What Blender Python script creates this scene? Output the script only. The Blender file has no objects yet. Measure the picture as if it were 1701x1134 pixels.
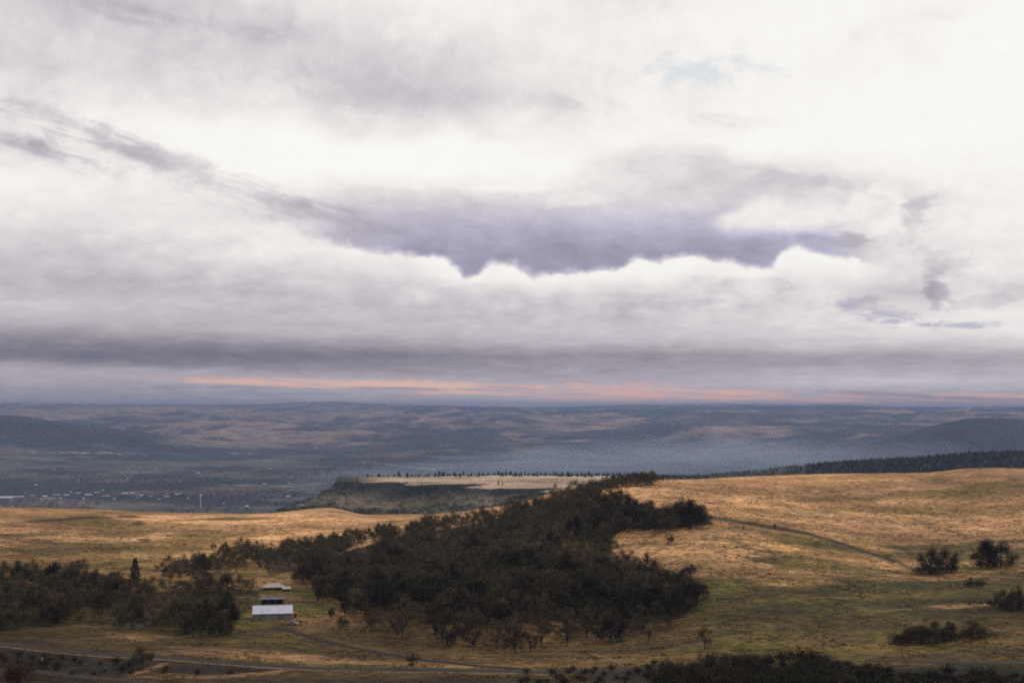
import bpy, math, random
import numpy as np
from math import radians as R

random.seed(7); rng = np.random.default_rng(11)
sc = bpy.context.scene
COL = sc.collection

# ---------------------------------------------------------------- camera model used for surveying
F = 2362.0                      # focal length in photo pixels (50 mm on a 36 mm frame)
PITCH = R(2.64)
CP, SP = math.cos(PITCH), math.sin(PITCH)
def ray(x, y):
    a = (x - 850.5) / F; b = (567.0 - y) / F
    return a, CP - b * SP, SP + b * CP
def azs(x, y):
    dx, dy, dz = ray(x, y)
    return math.atan2(dx, dy), dz / math.hypot(dx, dy)
def project(X, Y, Z):
    """world points (camera at the origin) -> photo coordinates; arrays allowed"""
    dep = Y * CP + Z * SP
    dep = np.where(dep < 1e-3, 1e-3, dep)
    up = -Y * SP + Z * CP
    return 850.5 + F * X / dep, 567.0 - F * up / dep

# ---------------------------------------------------------------- value noise
_T = rng.random((256, 256)).astype(np.float64)
def vnoise(x, y):
    xi = np.floor(x).astype(np.int64); yi = np.floor(y).astype(np.int64)
    fx = x - xi; fy = y - yi
    fx = fx * fx * (3 - 2 * fx); fy = fy * fy * (3 - 2 * fy)
    x0 = xi & 255; x1 = (xi + 1) & 255; y0 = yi & 255; y1 = (yi + 1) & 255
    return ((_T[x0, y0] * (1 - fx) + _T[x1, y0] * fx) * (1 - fy) + (_T[x0, y1] * (1 - fx) + _T[x1, y1] * fx) * fy) * 2 - 1
def fbm(x, y, wl, octv=4, gain=0.5, seed=0.0):
    s = np.zeros_like(x, dtype=np.float64); a = 1.0; n = 0.0
    for i in range(octv):
        c, d = math.cos(0.5 + 1.1 * i), math.sin(0.5 + 1.1 * i)
        s += a * vnoise((x * c - y * d) / wl + seed + 17.3 * i, (x * d + y * c) / wl + seed * 1.7 + 5.1 * i)
        n += a; a *= gain; wl *= 0.5
    return s / n
def sst(e0, e1, v):
    t = np.clip((v - e0) / (e1 - e0), 0, 1)
    return t * t * (3 - 2 * t)

# ---------------------------------------------------------------- terrain: one sheet, surveyed by range profiles
# each profile: bearing of photo column x, (distance, sight-line row) pairs, then (distance, height) pairs
P = {
 -400: ([(430,1134),(490,1080),(560,1050),(650,1015),(800,965),(950,925),(1150,885),(1320,862),(1450,848),(1500,846)], [(2200,-240),(3500,-380),(5000,-405)]),
 0:   ([(430,1134),(490,1078),(560,1050),(650,1012),(800,962),(950,920),(1150,880),(1300,858),(1420,845),(1480,843)], [(2200,-235),(3500,-380),(5000,-405)]),
 120: ([(430,1134),(490,1082),(560,1054),(650,1015),(800,962),(950,922),(1150,882),(1320,858),(1430,848),(1480,846)], [(2200,-235),(3500,-380),(5000,-405)]),
 250: ([(430,1134),(490,1086),(560,1056),(650,1015),(800,958),(950,922),(1150,885),(1350,858),(1480,851)], [(2200,-230),(3500,-380),(5000,-405)]),
 350: ([(430,1134),(490,1088),(560,1056),(650,1015),(800,960),(950,922),(1150,885),(1350,860),(1460,853)], [(2100,-225),(2700,-290),(3500,-370),(5000,-405)]),
 430: ([(430,1134),(490,1090),(560,1058),(640,1022),(720,988),(800,962),(950,922),(1100,893),(1300,862),(1440,853)], [(1900,-180),(2350,-181),(2700,-235),(3500,-345),(5000,-405)]),
 480: ([(430,1134),(490,1092),(560,1060),(640,1022),(720,988),(800,962),(950,922),(1100,893),(1300,860),(1440,850)], [(1900,-176),(2300,-177),(2500,-178),(2700,-186),(2850,-215),(3500,-340),(5000,-405)]),
 520: ([(430,1134),(490,1094),(560,1062),(640,1024),(720,988),(800,960),(950,920),(1100,893),(1300,858),(1430,847)], [(1900,-172),(2300,-176),(2500,-178),(2750,-176),(2900,-190),(3500,-330),(5000,-405)]),
 548: ([(430,1134),(490,1096),(560,1064),(640,1024),(720,987),(800,958),(950,918),(1100,892),(1300,857),(1420,846)], [(1900,-170),(2300,-176),(2500,-176),(2700,-168),(2820,-158),(2900,-165),(3500,-320),(5000,-405)]),
 562: ([(430,1134),(490,1096),(560,1065),(640,1024),(720,987),(800,958),(950,918),(1100,891),(1300,858),(1420,847)], [(1900,-168),(2300,-176),(2500,-176),(2680,-168),(2800,-163),(2825,-146),(3060,-147),(3300,-220),(5000,-405)]),
 610: ([(430,1134),(490,1098),(560,1066),(640,1026),(720,985),(800,955),(950,915),(1100,888),(1300,861),(1430,854)], [(1900,-165),(2300,-174),(2480,-176),(2640,-167),(2745,-160),(2768,-145),(3060,-149),(3400,-240),(5000,-405)]),
 700: ([(430,1134),(490,1100),(560,1068),(650,1022),(750,972),(850,930),(1000,888),(1150,868),(1300,858),(1420,853)], [(1900,-165),(2250,-172),(2450,-172),(2560,-163),(2650,-157),(2672,-144),(3060,-148),(3500,-260),(5000,-405)]),
 850: ([(430,1134),(490,1102),(560,1068),(650,1015),(750,965),(850,923),(950,886),(1050,858),(1150,844),(1250,836)], [(1700,-130),(2200,-160),(2420,-158),(2500,-152),(2520,-142),(3060,-146),(3500,-260),(5000,-405)]),
 950: ([(430,1134),(490,1102),(560,1070),(650,1018),(750,968),(850,918),(940,880),(1020,850),(1100,830),(1220,814)], [(1700,-110),(2350,-150),(2450,-142),(3060,-147),(3500,-260),(5000,-405)]),
 1000:([(430,1134),(490,1102),(560,1070),(650,1018),(750,965),(850,915),(930,878),(1000,850),(1080,825),(1180,808),(1260,802)], [(1700,-100),(2350,-144),(3060,-147),(3500,-260),(5000,-405)]),
 1090:([(430,1134),(490,1098),(560,1062),(650,1010),(750,955),(850,908),(920,878),(1000,852),(1100,825),(1220,803),(1330,796)], [(1800,-112),(2600,-142),(3060,-149),(3400,-168),(3900,-260),(5000,-405)]),
 1170:([(430,1134),(480,1098),(560,1055),(650,1003),(750,947),(850,900),(920,874),(1000,852),(1150,820),(1300,798),(1380,794)], [(1900,-117),(2800,-146),(3050,-152),(3400,-160),(4000,-260),(5200,-405)]),
 1280:([(430,1134),(480,1100),(560,1055),(650,1006),(750,953),(850,908),(930,878),(1010,856),(1180,820),(1340,795),(1420,790)], [(1900,-112),(2900,-148),(3500,-152),(4200,-250),(5400,-405)]),
 1400:([(430,1134),(480,1100),(560,1055),(650,1010),(750,962),(850,924),(950,892),(1050,863),(1200,824),(1350,795),(1430,788)], [(1900,-105),(2900,-140),(3500,-137),(3900,-150),(4600,-300),(5600,-405)]),
 1520:([(430,1134),(480,1100),(560,1052),(650,1008),(750,968),(850,938),(930,912),(1060,866),(1220,822),(1380,794),(1460,787)], [(1900,-100),(2900,-132),(3500,-126),(3900,-138),(4600,-300),(5600,-405)]),
 1640:([(430,1134),(480,1102),(560,1050),(650,1005),(750,966),(850,936),(950,902),(1080,862),(1250,815),(1400,785),(1470,778)], [(1900,-95),(2900,-125),(3500,-112),(3900,-125),(4700,-300),(5600,-405)]),
 1701:([(430,1134),(480,1104),(560,1050),(650,1005),(750,966),(850,936),(950,902),(1080,862),(1250,816),(1400,787),(1480,780)], [(1900,-95),(2900,-125),(3500,-110),(3900,-122),(4700,-300),(5600,-405)]),
 2100:([(430,1134),(480,1104),(560,1050),(650,1005),(750,966),(850,936),(950,905),(1080,868),(1250,825),(1400,797),(1480,790)], [(1900,-100),(2900,-130),(3500,-120),(4700,-300),(5600,-405)]),
}
SKY = [(-400,672),(0,671),(250,672),(440,672),(540,668),(620,672),(700,675),(900,677),(1000,674),(1150,672),(1250,674),(1370,672),(1500,677),(1701,680),(2100,680)]
def pchip(xs, ys, xq):
    xs = np.asarray(xs, float); ys = np.asarray(ys, float)
    h = np.diff(xs); d = np.diff(ys) / h
    m = np.zeros_like(xs); m[0] = d[0]; m[-1] = d[-1]
    for i in range(1, len(xs) - 1):
        if d[i-1] * d[i] > 0:
            w1 = 2 * h[i] + h[i-1]; w2 = h[i] + 2 * h[i-1]
            m[i] = (w1 + w2) / (w1 / d[i-1] + w2 / d[i])
    i = np.clip(np.searchsorted(xs, xq) - 1, 0, len(h) - 1)
    t = np.clip((xq - xs[i]) / h[i], 0, 1)
    return (2*t**3-3*t**2+1)*ys[i] + (t**3-2*t**2+t)*h[i]*m[i] + (-2*t**3+3*t**2)*ys[i+1] + (t**3-t**2)*h[i]*m[i+1]

D = np.concatenate([np.geomspace(3, 400, 160, endpoint=False), np.geomspace(400, 3200, 640, endpoint=False), np.geomspace(3200, 46000, 640)])
AZ = np.concatenate([np.radians(np.arange(-180, -23, 6.0)), np.radians(np.linspace(-23, 23, 900)), np.radians(np.arange(27, 181, 6.0))])
keys = sorted(P); pz = []; paz = []
for k in keys:
    near, mid = P[k]
    ds = [3, 40, 110, 250]; zs = [-1.75, -14, -34, -59]
    if near[0][0] <= 430: near = near
    for d_, y_ in near:
        ds.append(d_); zs.append(d_ * azs(k, y_)[1])
    for d_, z_ in mid:
        ds.append(d_); zs.append(z_)
    ysky = np.interp(k, [a for a, b in SKY], [b for a, b in SKY])
    for d_, z_ in ((9000, -408), (12500, -395), (15000, -352), (19000, -262), (24000, -165), (29000, -88)):
        ds.append(d_); zs.append(z_)
    ds += [33000, 46000]; zs += [33000 * azs(k, ysky)[1] - 12, -240]
    pz.append(pchip(ds, zs, D)); paz.append(azs(k, 800)[0])
pz = np.array(pz); paz = np.array(paz)
NA, ND = len(AZ), len(D)
Zg = np.empty((NA, ND))
for j in range(ND):                       # blend neighbouring profiles
    Zg[:, j] = pchip(paz, pz[:, j], np.clip(AZ, paz[0], paz[-1]))
A2, D2 = np.meshgrid(AZ, D, indexing='ij')
X2 = np.sin(A2) * D2; Y2 = np.cos(A2) * D2
front = sst(0.9, 0.5, np.abs(A2))
# relief
near_amp = sst(60, 450, D2) * (1 - sst(1500, 1900, D2))
Zg += near_amp * (1.7 * fbm(X2, Y2, 150, 3, seed=3) + 0.75 * fbm(X2, Y2, 38, 3, seed=8) + 0.22 * fbm(X2, Y2, 12, 2, seed=9))
mid_amp = sst(1550, 1950, D2) * (1 - sst(2600, 2760, D2)) * 3 + sst(3300, 4200, D2) * (1 - sst(5200, 6500, D2)) * 14
Zg += mid_amp * fbm(X2, Y2, 120, 4, seed=5)
rdg = 0.9 - np.abs(fbm(X2, Y2, 2600, 5, 0.5, seed=21)) * 2.8
far_amp = sst(9000, 16000, D2) * 105 + sst(16000, 24000, D2) * 45
far_amp *= 1 - 0.72 * sst(27000, 32000, D2)
Zg += far_amp * rdg
Zg += sst(29000, 33000, D2) * 20 * fbm(X2, Y2, 1800, 4, seed=40)
def hill(x, dist, h, rl, rd, rot=0):
    global Zg
    a = azs(x, 720)[0]; cx, cy = math.sin(a) * dist, math.cos(a) * dist
    c, s = math.cos(rot), math.sin(rot)
    u = ((X2 - cx) * c + (Y2 - cy) * s) / rl; v = (-(X2 - cx) * s + (Y2 - cy) * c) / rd
    Zg += h * np.exp(-(u * u + v * v)) * (1 + 0.14 * fbm(X2, Y2, 900, 3, seed=2))
hill(-20, 14300, 235, 1150, 1300)
hill(150, 13200, 60, 900, 800)
hill(1630, 11800, 235, 800, 1100)
hill(1480, 10800, 45, 1300, 900)
hill(1760, 12400, 110, 900, 900)
hill(530, 1440, 1.8, 26, 60)
hill(1400, 9800, 30, 1500, 600)
def zat(x, y):
    """ground height at world x, y"""
    a = math.atan2(x, y); d = min(max(math.hypot(x, y), 3.0), 45999.)
    i = int(np.clip(np.searchsorted(AZ, a) - 1, 0, NA - 2)); j = int(np.clip(np.searchsorted(D, d) - 1, 0, ND - 2))
    u = (a - AZ[i]) / (AZ[i+1] - AZ[i]); v = (d - D[j]) / (D[j+1] - D[j])
    return float((Zg[i,j]*(1-u)+Zg[i+1,j]*u)*(1-v) + (Zg[i,j+1]*(1-u)+Zg[i+1,j+1]*u)*v)
def zatv(x, y):
    x = np.asarray(x, float); y = np.asarray(y, float)
    a = np.arctan2(x, y); d = np.clip(np.hypot(x, y), 3.0, 45999.)
    i = np.clip(np.searchsorted(AZ, a) - 1, 0, NA - 2); j = np.clip(np.searchsorted(D, d) - 1, 0, ND - 2)
    u = (a - AZ[i]) / (AZ[i+1] - AZ[i]); v = (d - D[j]) / (D[j+1] - D[j])
    return (Zg[i,j]*(1-u)+Zg[i+1,j]*u)*(1-v) + (Zg[i,j+1]*(1-u)+Zg[i+1,j+1]*u)*v
def ground(x, y, dmin=300, dmax=45000):
    """first ground point seen along the sight line of photo point x, y"""
    a, s = azs(x, y)
    i = int(np.clip(np.searchsorted(AZ, a) - 1, 0, NA - 2)); u = (a - AZ[i]) / (AZ[i+1] - AZ[i])
    prof = Zg[i] * (1 - u) + Zg[i+1] * u
    ok = np.where((prof >= s * D) & (D >= dmin) & (D <= dmax))[0]
    j = int(ok[0]) if len(ok) else int(np.argmax(np.where((D >= dmin) & (D < dmax), prof / D, -9)))
    d = D[j]
    if j > 0 and D[j-1] >= dmin:
        e0 = prof[j-1] - s * D[j-1]; e1 = prof[j] - s * D[j]
        if e1 > e0: d = D[j-1] + (D[j] - D[j-1]) * max(0, min(1, -e0 / (e1 - e0)))
    return math.sin(a) * d, math.cos(a) * d, zat(math.sin(a) * d, math.cos(a) * d)

# ---------------------------------------------------------------- ground cover (surface colours by place, shade of the hollow painted in)
PX, PY = project(X2, Y2, Zg)
wx = PX + 30 * fbm(X2, Y2, 90, 4, seed=60); wy = PY + 9 * fbm(X2, Y2, 70, 4, seed=70)
def ell(cx, cy, rx, ry, rot=0, soft=0.45, dmin=380, dmax=1700):
    c, s = math.cos(R(rot)), math.sin(R(rot))
    u = ((wx - cx) * c + (wy - cy) * s) / rx; v = (-(wx - cx) * s + (wy - cy) * c) / ry
    return (1 - sst(1 - soft, 1 + soft, np.sqrt(u * u + v * v))) * (D2 > dmin) * (D2 < dmax)
def band(pts, w, soft=0.6, dmin=380, dmax=1700):
    xs = [p[0] for p in pts]; ys = [p[1] for p in pts]
    dy = np.abs(wy * 0.35 + PY * 0.65 - np.interp(PX, xs, ys))
    inx = sst(xs[0] - 12, xs[0] + 12, PX) * (1 - sst(xs[-1] - 12, xs[-1] + 12, PX))
    return (1 - sst(w * (1 - soft), w * (1 + soft), dy)) * inx * (D2 > dmin) * (D2 < dmax)
def inpoly(pts, qx, qy):
    r = np.zeros(np.shape(qx), bool); n = len(pts)
    for i in range(n):
        x0, y0 = pts[i]; x1, y1 = pts[(i + 1) % n]
        if y0 == y1: continue
        c = ((y0 > qy) != (y1 > qy)) & (qx < (x1 - x0) * (qy - y0) / (y1 - y0) + x0)
        r ^= c
    return r
STRAW = np.array((.45, .248, .112)); GOLD = np.array((.33, .172, .062)); OLIVE = np.array((.115, .078, .017)); DOL = np.array((.044, .033, .008))
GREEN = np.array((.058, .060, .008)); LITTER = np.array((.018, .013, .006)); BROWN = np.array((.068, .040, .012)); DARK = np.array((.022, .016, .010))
C = np.empty(X2.shape + (3,)); C[:] = STRAW
def lay(col, m):
    global C
    m = np.clip(m, 0, 1)[..., None]; C = C * (1 - m) + np.asarray(col) * m
n1 = fbm(X2, Y2, 60, 5, 0.6, seed=11); n2 = fbm(X2, Y2, 22, 4, 0.6, seed=13); n3 = fbm(X2, Y2, 170, 4, seed=15)
nearm = (D2 < 1700)
# tone goes from pale straw on the crests to olive in the hollow, partly painted cloud shade
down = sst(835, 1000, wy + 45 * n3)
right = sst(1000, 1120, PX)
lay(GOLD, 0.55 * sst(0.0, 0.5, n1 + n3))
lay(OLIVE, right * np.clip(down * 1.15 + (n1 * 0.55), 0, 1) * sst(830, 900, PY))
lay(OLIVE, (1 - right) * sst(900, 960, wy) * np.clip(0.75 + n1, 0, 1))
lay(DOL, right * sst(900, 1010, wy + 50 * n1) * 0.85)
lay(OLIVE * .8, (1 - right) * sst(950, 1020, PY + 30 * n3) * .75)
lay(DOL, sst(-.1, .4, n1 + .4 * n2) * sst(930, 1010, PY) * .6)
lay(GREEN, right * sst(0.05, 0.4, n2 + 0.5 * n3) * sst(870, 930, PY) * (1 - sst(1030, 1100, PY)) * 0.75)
lay(STRAW * 0.72, right * sst(0.12, 0.5, n1) * sst(860, 890, PY) * (1 - sst(940, 1040, PY)) * 0.75)
for a in [(170,868,120,9,3),(560,848,10,2,0),(90,912,130,12,-4),(330,900,90,14,-10),(210,885,60,5,0),(60,885,70,5,-4),(390,862,70,4,0),(250,905,90,10,-6),(100,930,160,12,0)]:
    lay(OLIVE * 1.05, ell(*a) * 0.8)
for a in [(120,862,90,3,-4),(215,853,40,2,4),(320,861,45,2,-4),(240,866,10,3,0),(385,859,30,1.6,0),(240,894,12,2,0)]:
    lay(DOL * 0.9, ell(*a, dmin=900) * 0.85)
for a in [(1090,900,85,22,0),(1180,905,120,12,5),(1240,930,90,12,0),(1060,885,60,9,0),(1330,960,60,8,0)]:
    lay(STRAW * 0.75, ell(*a) * sst(-0.35, 0.15, n1) * 0.9)
for a in [(1330,925,70,16,0),(1420,945,130,16,10),(1350,900,80,10,10),(1230,1000,160,12,2),(1380,1010,180,8,0),(1600,985,140,10,0),(1480,970,120,12,0),(1580,1000,80,8,0)]:
    lay(GREEN * 0.8, ell(*a) * 0.6)
for a in [(1620,815,120,13,-5),(1500,822,170,6,-3),(1370,812,40,5,0),(1655,800,60,3,-9),(1600,845,160,8,0),(1450,850,120,5,0)]:
    lay(OLIVE * 1.35, ell(*a) * 0.62)
for a in [(1465,1009,60,3,0),(1280,1012,60,4,0),(1350,995,50,3,2),(1560,1040,90,8,0),(1270,1060,140,7,0),(1620,1060,100,7,0)]:
    lay(DARK * 1.5, ell(*a) * 0.7)
for a in [(1250,1035,120,5,0),(1440,1085,160,6,0),(1620,1085,120,5,0),(1500,1033,60,4,0)]:
    lay(STRAW * 0.45, ell(*a) * 0.75)
lay(DARK * 1.6, band([(1165,858),(1220,866),(1290,876),(1340,884),(1400,902),(1450,920),(1510,940),(1560,945)], 2.6) * 0.85)
lay(GREEN * 0.7, band([(1165,872),(1300,880),(1400,912),(1520,950)], 7) * 0.5)
lay(GREEN * 0.7, ell(1540, 955, 80, 16) * 0.7)
C *= (1 - .48 * sst(930, 1050, PY) * nearm)[..., None]   # cloud shade over the hollow, painted into the ground colour
n4 = fbm(X2 * .38, Y2, 26, 4, .6, seed=101); n5 = fbm(X2 * .5, Y2, 70, 4, .6, seed=103)
lay(STRAW * .62, nearm * right * sst(.10, .30, n4 + .35 * n5) * sst(870, 900, PY) * (1 - sst(1010, 1080, PY)) * .8)
lay(DOL * .75, nearm * right * sst(.12, .32, -n4 + .5 * n5) * sst(880, 930, PY) * .8)
lay(GOLD * .8, nearm * sst(.0, .3, n5) * .5)
lay(OLIVE * .9, nearm * sst(.16, .36, -n4) * sst(845, 870, PY) * .55)
lay(DOL, nearm * (1 - right) * sst(.12, .34, n4 + .4 * n2) * sst(1030, 1060, PY) * .6)
lay(GREEN * 1.15, nearm * right * sst(-.08, .2, n3 + .6 * n2) * sst(865, 930, PY) * (1 - sst(1075, 1095, PY)) * .7)
lay(OLIVE * .8, nearm * right * sst(985, 1040, PY + 20 * n1) * .5)
lay(DARK * 1.7, band([(1165,858),(1220,866),(1290,876),(1340,884),(1400,902),(1450,920),(1510,940),(1560,945)], 2.4) * 0.75)
lay(DARK * 2.2, band([(1440,1008),(1500,1009),(1560,1011)], 2.5) * .7)
# around the barn: short green pasture and paler banks
for a in [(385,1000,60,16,0),(520,1010,45,12,0),(470,985,70,7,0),(400,1030,45,12,0),(330,985,60,6,0)]:
    lay(GREEN * 1.25, ell(*a) * 0.8)
for a in [(450,990,40,4,0),(560,985,30,4,0),(530,1040,50,8,-15),(620,1045,60,7,0),(340,995,55,3,-5)]:
    lay(STRAW * 0.55, ell(*a) * 0.75)
for a in [(430,1062,60,9,0),(560,1065,60,7,10),(650,1098,150,5,0),(120,1045,120,10,0)]:
    lay(OLIVE * 0.8, ell(*a) * 0.7)
for a in [(400,1086,230,7,2),(700,1100,120,4,2),(180,1062,90,12,0),(240,1052,60,8,0)]:
    lay(STRAW * 0.55, ell(*a) * sst(-0.5, 0.2, n1) * 0.85)
for a in [(410,1060,45,7,0),(560,1062,30,2,14)]:
    lay(LITTER * 1.6, ell(*a) * 0.75)
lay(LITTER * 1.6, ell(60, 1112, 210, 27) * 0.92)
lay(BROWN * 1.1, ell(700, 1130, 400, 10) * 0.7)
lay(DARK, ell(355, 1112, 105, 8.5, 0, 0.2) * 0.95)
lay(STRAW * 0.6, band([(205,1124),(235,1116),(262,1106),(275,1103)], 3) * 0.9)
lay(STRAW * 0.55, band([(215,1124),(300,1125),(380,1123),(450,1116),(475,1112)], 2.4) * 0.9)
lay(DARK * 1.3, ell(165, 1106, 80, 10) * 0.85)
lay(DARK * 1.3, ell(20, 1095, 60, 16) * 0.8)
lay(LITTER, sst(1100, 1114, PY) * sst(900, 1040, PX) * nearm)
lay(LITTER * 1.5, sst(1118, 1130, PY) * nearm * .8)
# forest floor of fallen leaves
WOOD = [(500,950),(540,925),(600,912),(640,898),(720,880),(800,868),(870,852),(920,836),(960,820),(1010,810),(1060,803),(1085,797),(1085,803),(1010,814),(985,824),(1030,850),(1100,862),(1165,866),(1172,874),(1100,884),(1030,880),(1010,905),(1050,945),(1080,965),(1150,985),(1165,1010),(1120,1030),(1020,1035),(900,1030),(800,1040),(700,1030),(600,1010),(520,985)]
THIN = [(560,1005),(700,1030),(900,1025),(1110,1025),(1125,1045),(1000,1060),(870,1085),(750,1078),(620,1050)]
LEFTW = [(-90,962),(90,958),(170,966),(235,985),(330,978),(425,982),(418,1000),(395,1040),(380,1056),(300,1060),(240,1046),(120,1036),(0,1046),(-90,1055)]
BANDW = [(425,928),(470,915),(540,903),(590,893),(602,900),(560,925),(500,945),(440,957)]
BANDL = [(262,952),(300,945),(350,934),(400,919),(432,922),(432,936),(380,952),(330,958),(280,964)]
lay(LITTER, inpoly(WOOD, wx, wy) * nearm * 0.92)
lay(OLIVE * .7, inpoly(WOOD, wx, wy) * nearm * sst(.24, .34, fbm(X2, Y2, 55, 3, seed=51)) * .85)
lay(BROWN, ell(830, 1052, 340, 40) * 0.85)
lay(BROWN, inpoly(THIN, wx, wy) * nearm * np.clip(0.8 + n1, 0, 1))
lay(STRAW*.5, ell(905, 1035, 45, 4) * .7 + ell(870, 1052, 60, 3) * .5)
lay(DOL, inpoly(LEFTW, wx, wy) * nearm * 0.85)
lay(LITTER * 1.5, inpoly(BANDW, wx, wy) * nearm * 0.8)
lay(BROWN, ell(900, 1072, 140, 14) * 0.7)
# middle distance: mesa
mm = (D2 >= 1700) & (D2 < 7000)
gx = np.gradient(Zg, axis=1) / np.gradient(D2, axis=1)
MESA = np.array((.052, .048, .030))
C[mm] = MESA
edge_y = np.interp(PX, [540, 556, 650, 760, 880, 1000], [812, 798, 803, 808, 814, 822])
lay((.020, .021, .016), mm * sst(548, 562, PX) * (1 - sst(9, 26, PY - edge_y + 14 * fbm(X2, Y2, 60, 4, .6, seed=36))) * (D2 < 3000) * .95)
lay((.14, .105, .06), mm * ell(620, 838, 75, 8, 3, dmin=1700, dmax=3000) * 0.8)
lay((.12, .095, .055), mm * sst(-.05, 0.35, fbm(X2, Y2, 90, 5, .6, seed=33)) * (D2 < 3000) * 0.7 * sst(812, 830, PY))
top = mm * (D2 > 2440) * (D2 < 3400) * (Zg > -151.5) * (np.abs(gx) < 0.09) * sst(556, 566, PX) * (PY < np.interp(PX, [556, 650, 760, 880, 1000, 1060], [800, 804, 809, 815, 822, 822]))
lay((.44, .31, .22), top * sst(572, 650, PX + 20 * fbm(X2, Y2, 40, 3, seed=37)) * (1 - 0.35 * sst(0.1, 0.5, fbm(X2, Y2, 60, 3, seed=35))) * (1 - sst(1060, 1090, PX)))
lay((.16, .13, .09), mm * (D2 > 2600) * (D2 < 2830) * sst(490, 505, PX) * (1 - sst(515, 530, PX)) * 0.8)
# far valley
fm = D2 >= 4000
fn = fbm(X2, Y2, 1300, 6, 0.62, seed=80); fn2 = fbm(X2, Y2, 420, 4, 0.6, seed=85); fn3 = fbm(X2, Y2, 4200, 3, seed=88)
cell = vnoise(np.floor(X2 / 420) * 3.7 + 0.3, np.floor(Y2 / 700) * 5.3 + 0.6)
FOR = np.array((.008, .014, .014)); TAN = np.array((.26, .170, .122)); SAGE = np.array((.070, .066, .052))
m = fm.astype(float)
lay(SAGE, m); lay(FOR, m * sst(-0.15, 0.15, fn + 0.6 * fn2) * 0.9)
lay(TAN * 0.5, m * sst(0.1, 0.4, fbm(X2, Y2, 700, 5, .65, seed=95)) * (1 - sst(11000, 14000, D2)) * 0.55)
hills = m * sst(12500, 15500, D2)
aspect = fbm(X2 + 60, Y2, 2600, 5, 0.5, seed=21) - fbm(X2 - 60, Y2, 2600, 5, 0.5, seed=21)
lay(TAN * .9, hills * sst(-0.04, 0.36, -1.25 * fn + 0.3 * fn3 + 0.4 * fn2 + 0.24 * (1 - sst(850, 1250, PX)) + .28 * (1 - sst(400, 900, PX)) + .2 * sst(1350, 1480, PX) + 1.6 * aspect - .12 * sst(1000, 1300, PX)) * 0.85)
lay(FOR, hills * sst(0.06, 0.26, fbm(X2, Y2, 700, 6, 0.65, seed=91)) * 0.9)
lay(FOR, m * sst(25500, 29500, D2) * .8 * sst(-.35, .1, fn2))
lay(FOR, m * (D2 > 10500) * (D2 < 15500) * (1 - sst(250, 330, PX)) * sst(-330, -290, Zg) * 0.9)
lay(FOR, m * (D2 > 9800) * (D2 < 14000) * sst(1420, 1500, PX) * sst(-375, -330, Zg) * 0.9)
def fband(pts, w, col, k=0.8, dmin=4000, dmax=40000):
    lay(col, band(pts, w, 0.5, dmin, dmax) * k * sst(-0.5, 0.1, fn2))
PALE = (.42, .36, .30)
fband([(50,750),(130,751),(250,753)], 1.0, PALE, .6); fband([(360,806),(450,807),(530,804)], 1.1, PALE, .6)
fband([(0,835),(60,836),(180,838),(330,842)], 3.5, (.16,.12,.09), .7); fband([(0,826),(40,828),(90,827)], .9, PALE, .7)
fband([(380,752),(420,753)], 1.0, PALE, .5); fband([(600,765),(800,790)], .8, PALE, .35)
C = np.clip(C, 0.004, 0.9)

def grid_mesh(name, X, Y, Z, cols):
    na, nd = X.shape
    me = bpy.data.meshes.new(name)
    co = np.stack([X, Y, Z], -1).reshape(-1, 3).astype(np.float32)
    i = (np.arange(na - 1)[:, None] * nd + np.arange(nd - 1)[None, :]).reshape(-1)
    q = np.stack([i, i + 1, i + nd + 1, i + nd], 1).astype(np.int32)[:, ::-1]
    # close the ring behind and the small cap under the viewpoint
    me.vertices.add(len(co)); me.vertices.foreach_set('co', co.ravel())
    me.loops.add(q.size); me.loops.foreach_set('vertex_index', q.ravel())
    me.polygons.add(len(q)); me.polygons.foreach_set('loop_start', np.arange(0, q.size, 4, dtype=np.int32))
    me.polygons.foreach_set('loop_total', np.full(len(q), 4, dtype=np.int32))
    me.polygons.foreach_set('use_smooth', np.ones(len(q), bool))
    me.update(calc_edges=True)
    ca = me.color_attributes.new('cover', 'FLOAT_COLOR', 'POINT')
    cc = np.concatenate([cols.reshape(-1, 3), np.ones((len(co), 1))], 1).astype(np.float32)
    ca.data.foreach_set('color', cc.ravel())
    return me

# ---------------------------------------------------------------- node helpers
def mat(name):
    m = bpy.data.materials.new(name); m.use_nodes = True
    nt = m.node_tree; return m, nt, nt.nodes['Principled BSDF']
def N(nt, t, **kw):
    n = nt.nodes.new(t)
    for k, v in kw.items(): setattr(n, k, v)
    return n
def mathn(nt, op, a, b=None, c=None, clamp=False):
    n = nt.nodes.new('ShaderNodeMath'); n.operation = op; n.use_clamp = clamp
    for i, v in enumerate((a, b, c)):
        if v is None: continue
        if hasattr(v, 'default_value') or hasattr(v, 'is_output'): nt.links.new(v, n.inputs[i])
        else: n.inputs[i].default_value = v
    return n.outputs[0]
def noise(nt, vec, scale, detail=5, rough=0.55, dist=0.0):
    n = nt.nodes.new('ShaderNodeTexNoise'); n.inputs['Scale'].default_value = scale; n.inputs['Detail'].default_value = detail
    n.inputs['Roughness'].default_value = rough; n.inputs['Distortion'].default_value = dist
    nt.links.new(vec, n.inputs['Vector']); return n.outputs['Fac']
def maprange(nt, v, a, b, c=0.0, d=1.0, smooth=True):
    n = nt.nodes.new('ShaderNodeMapRange'); n.interpolation_type = 'SMOOTHSTEP' if smooth else 'LINEAR'
    nt.links.new(v, n.inputs[0])
    for i, k in enumerate((a, b, c, d)): n.inputs[i + 1].default_value = k
    return n.outputs[0]

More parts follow.
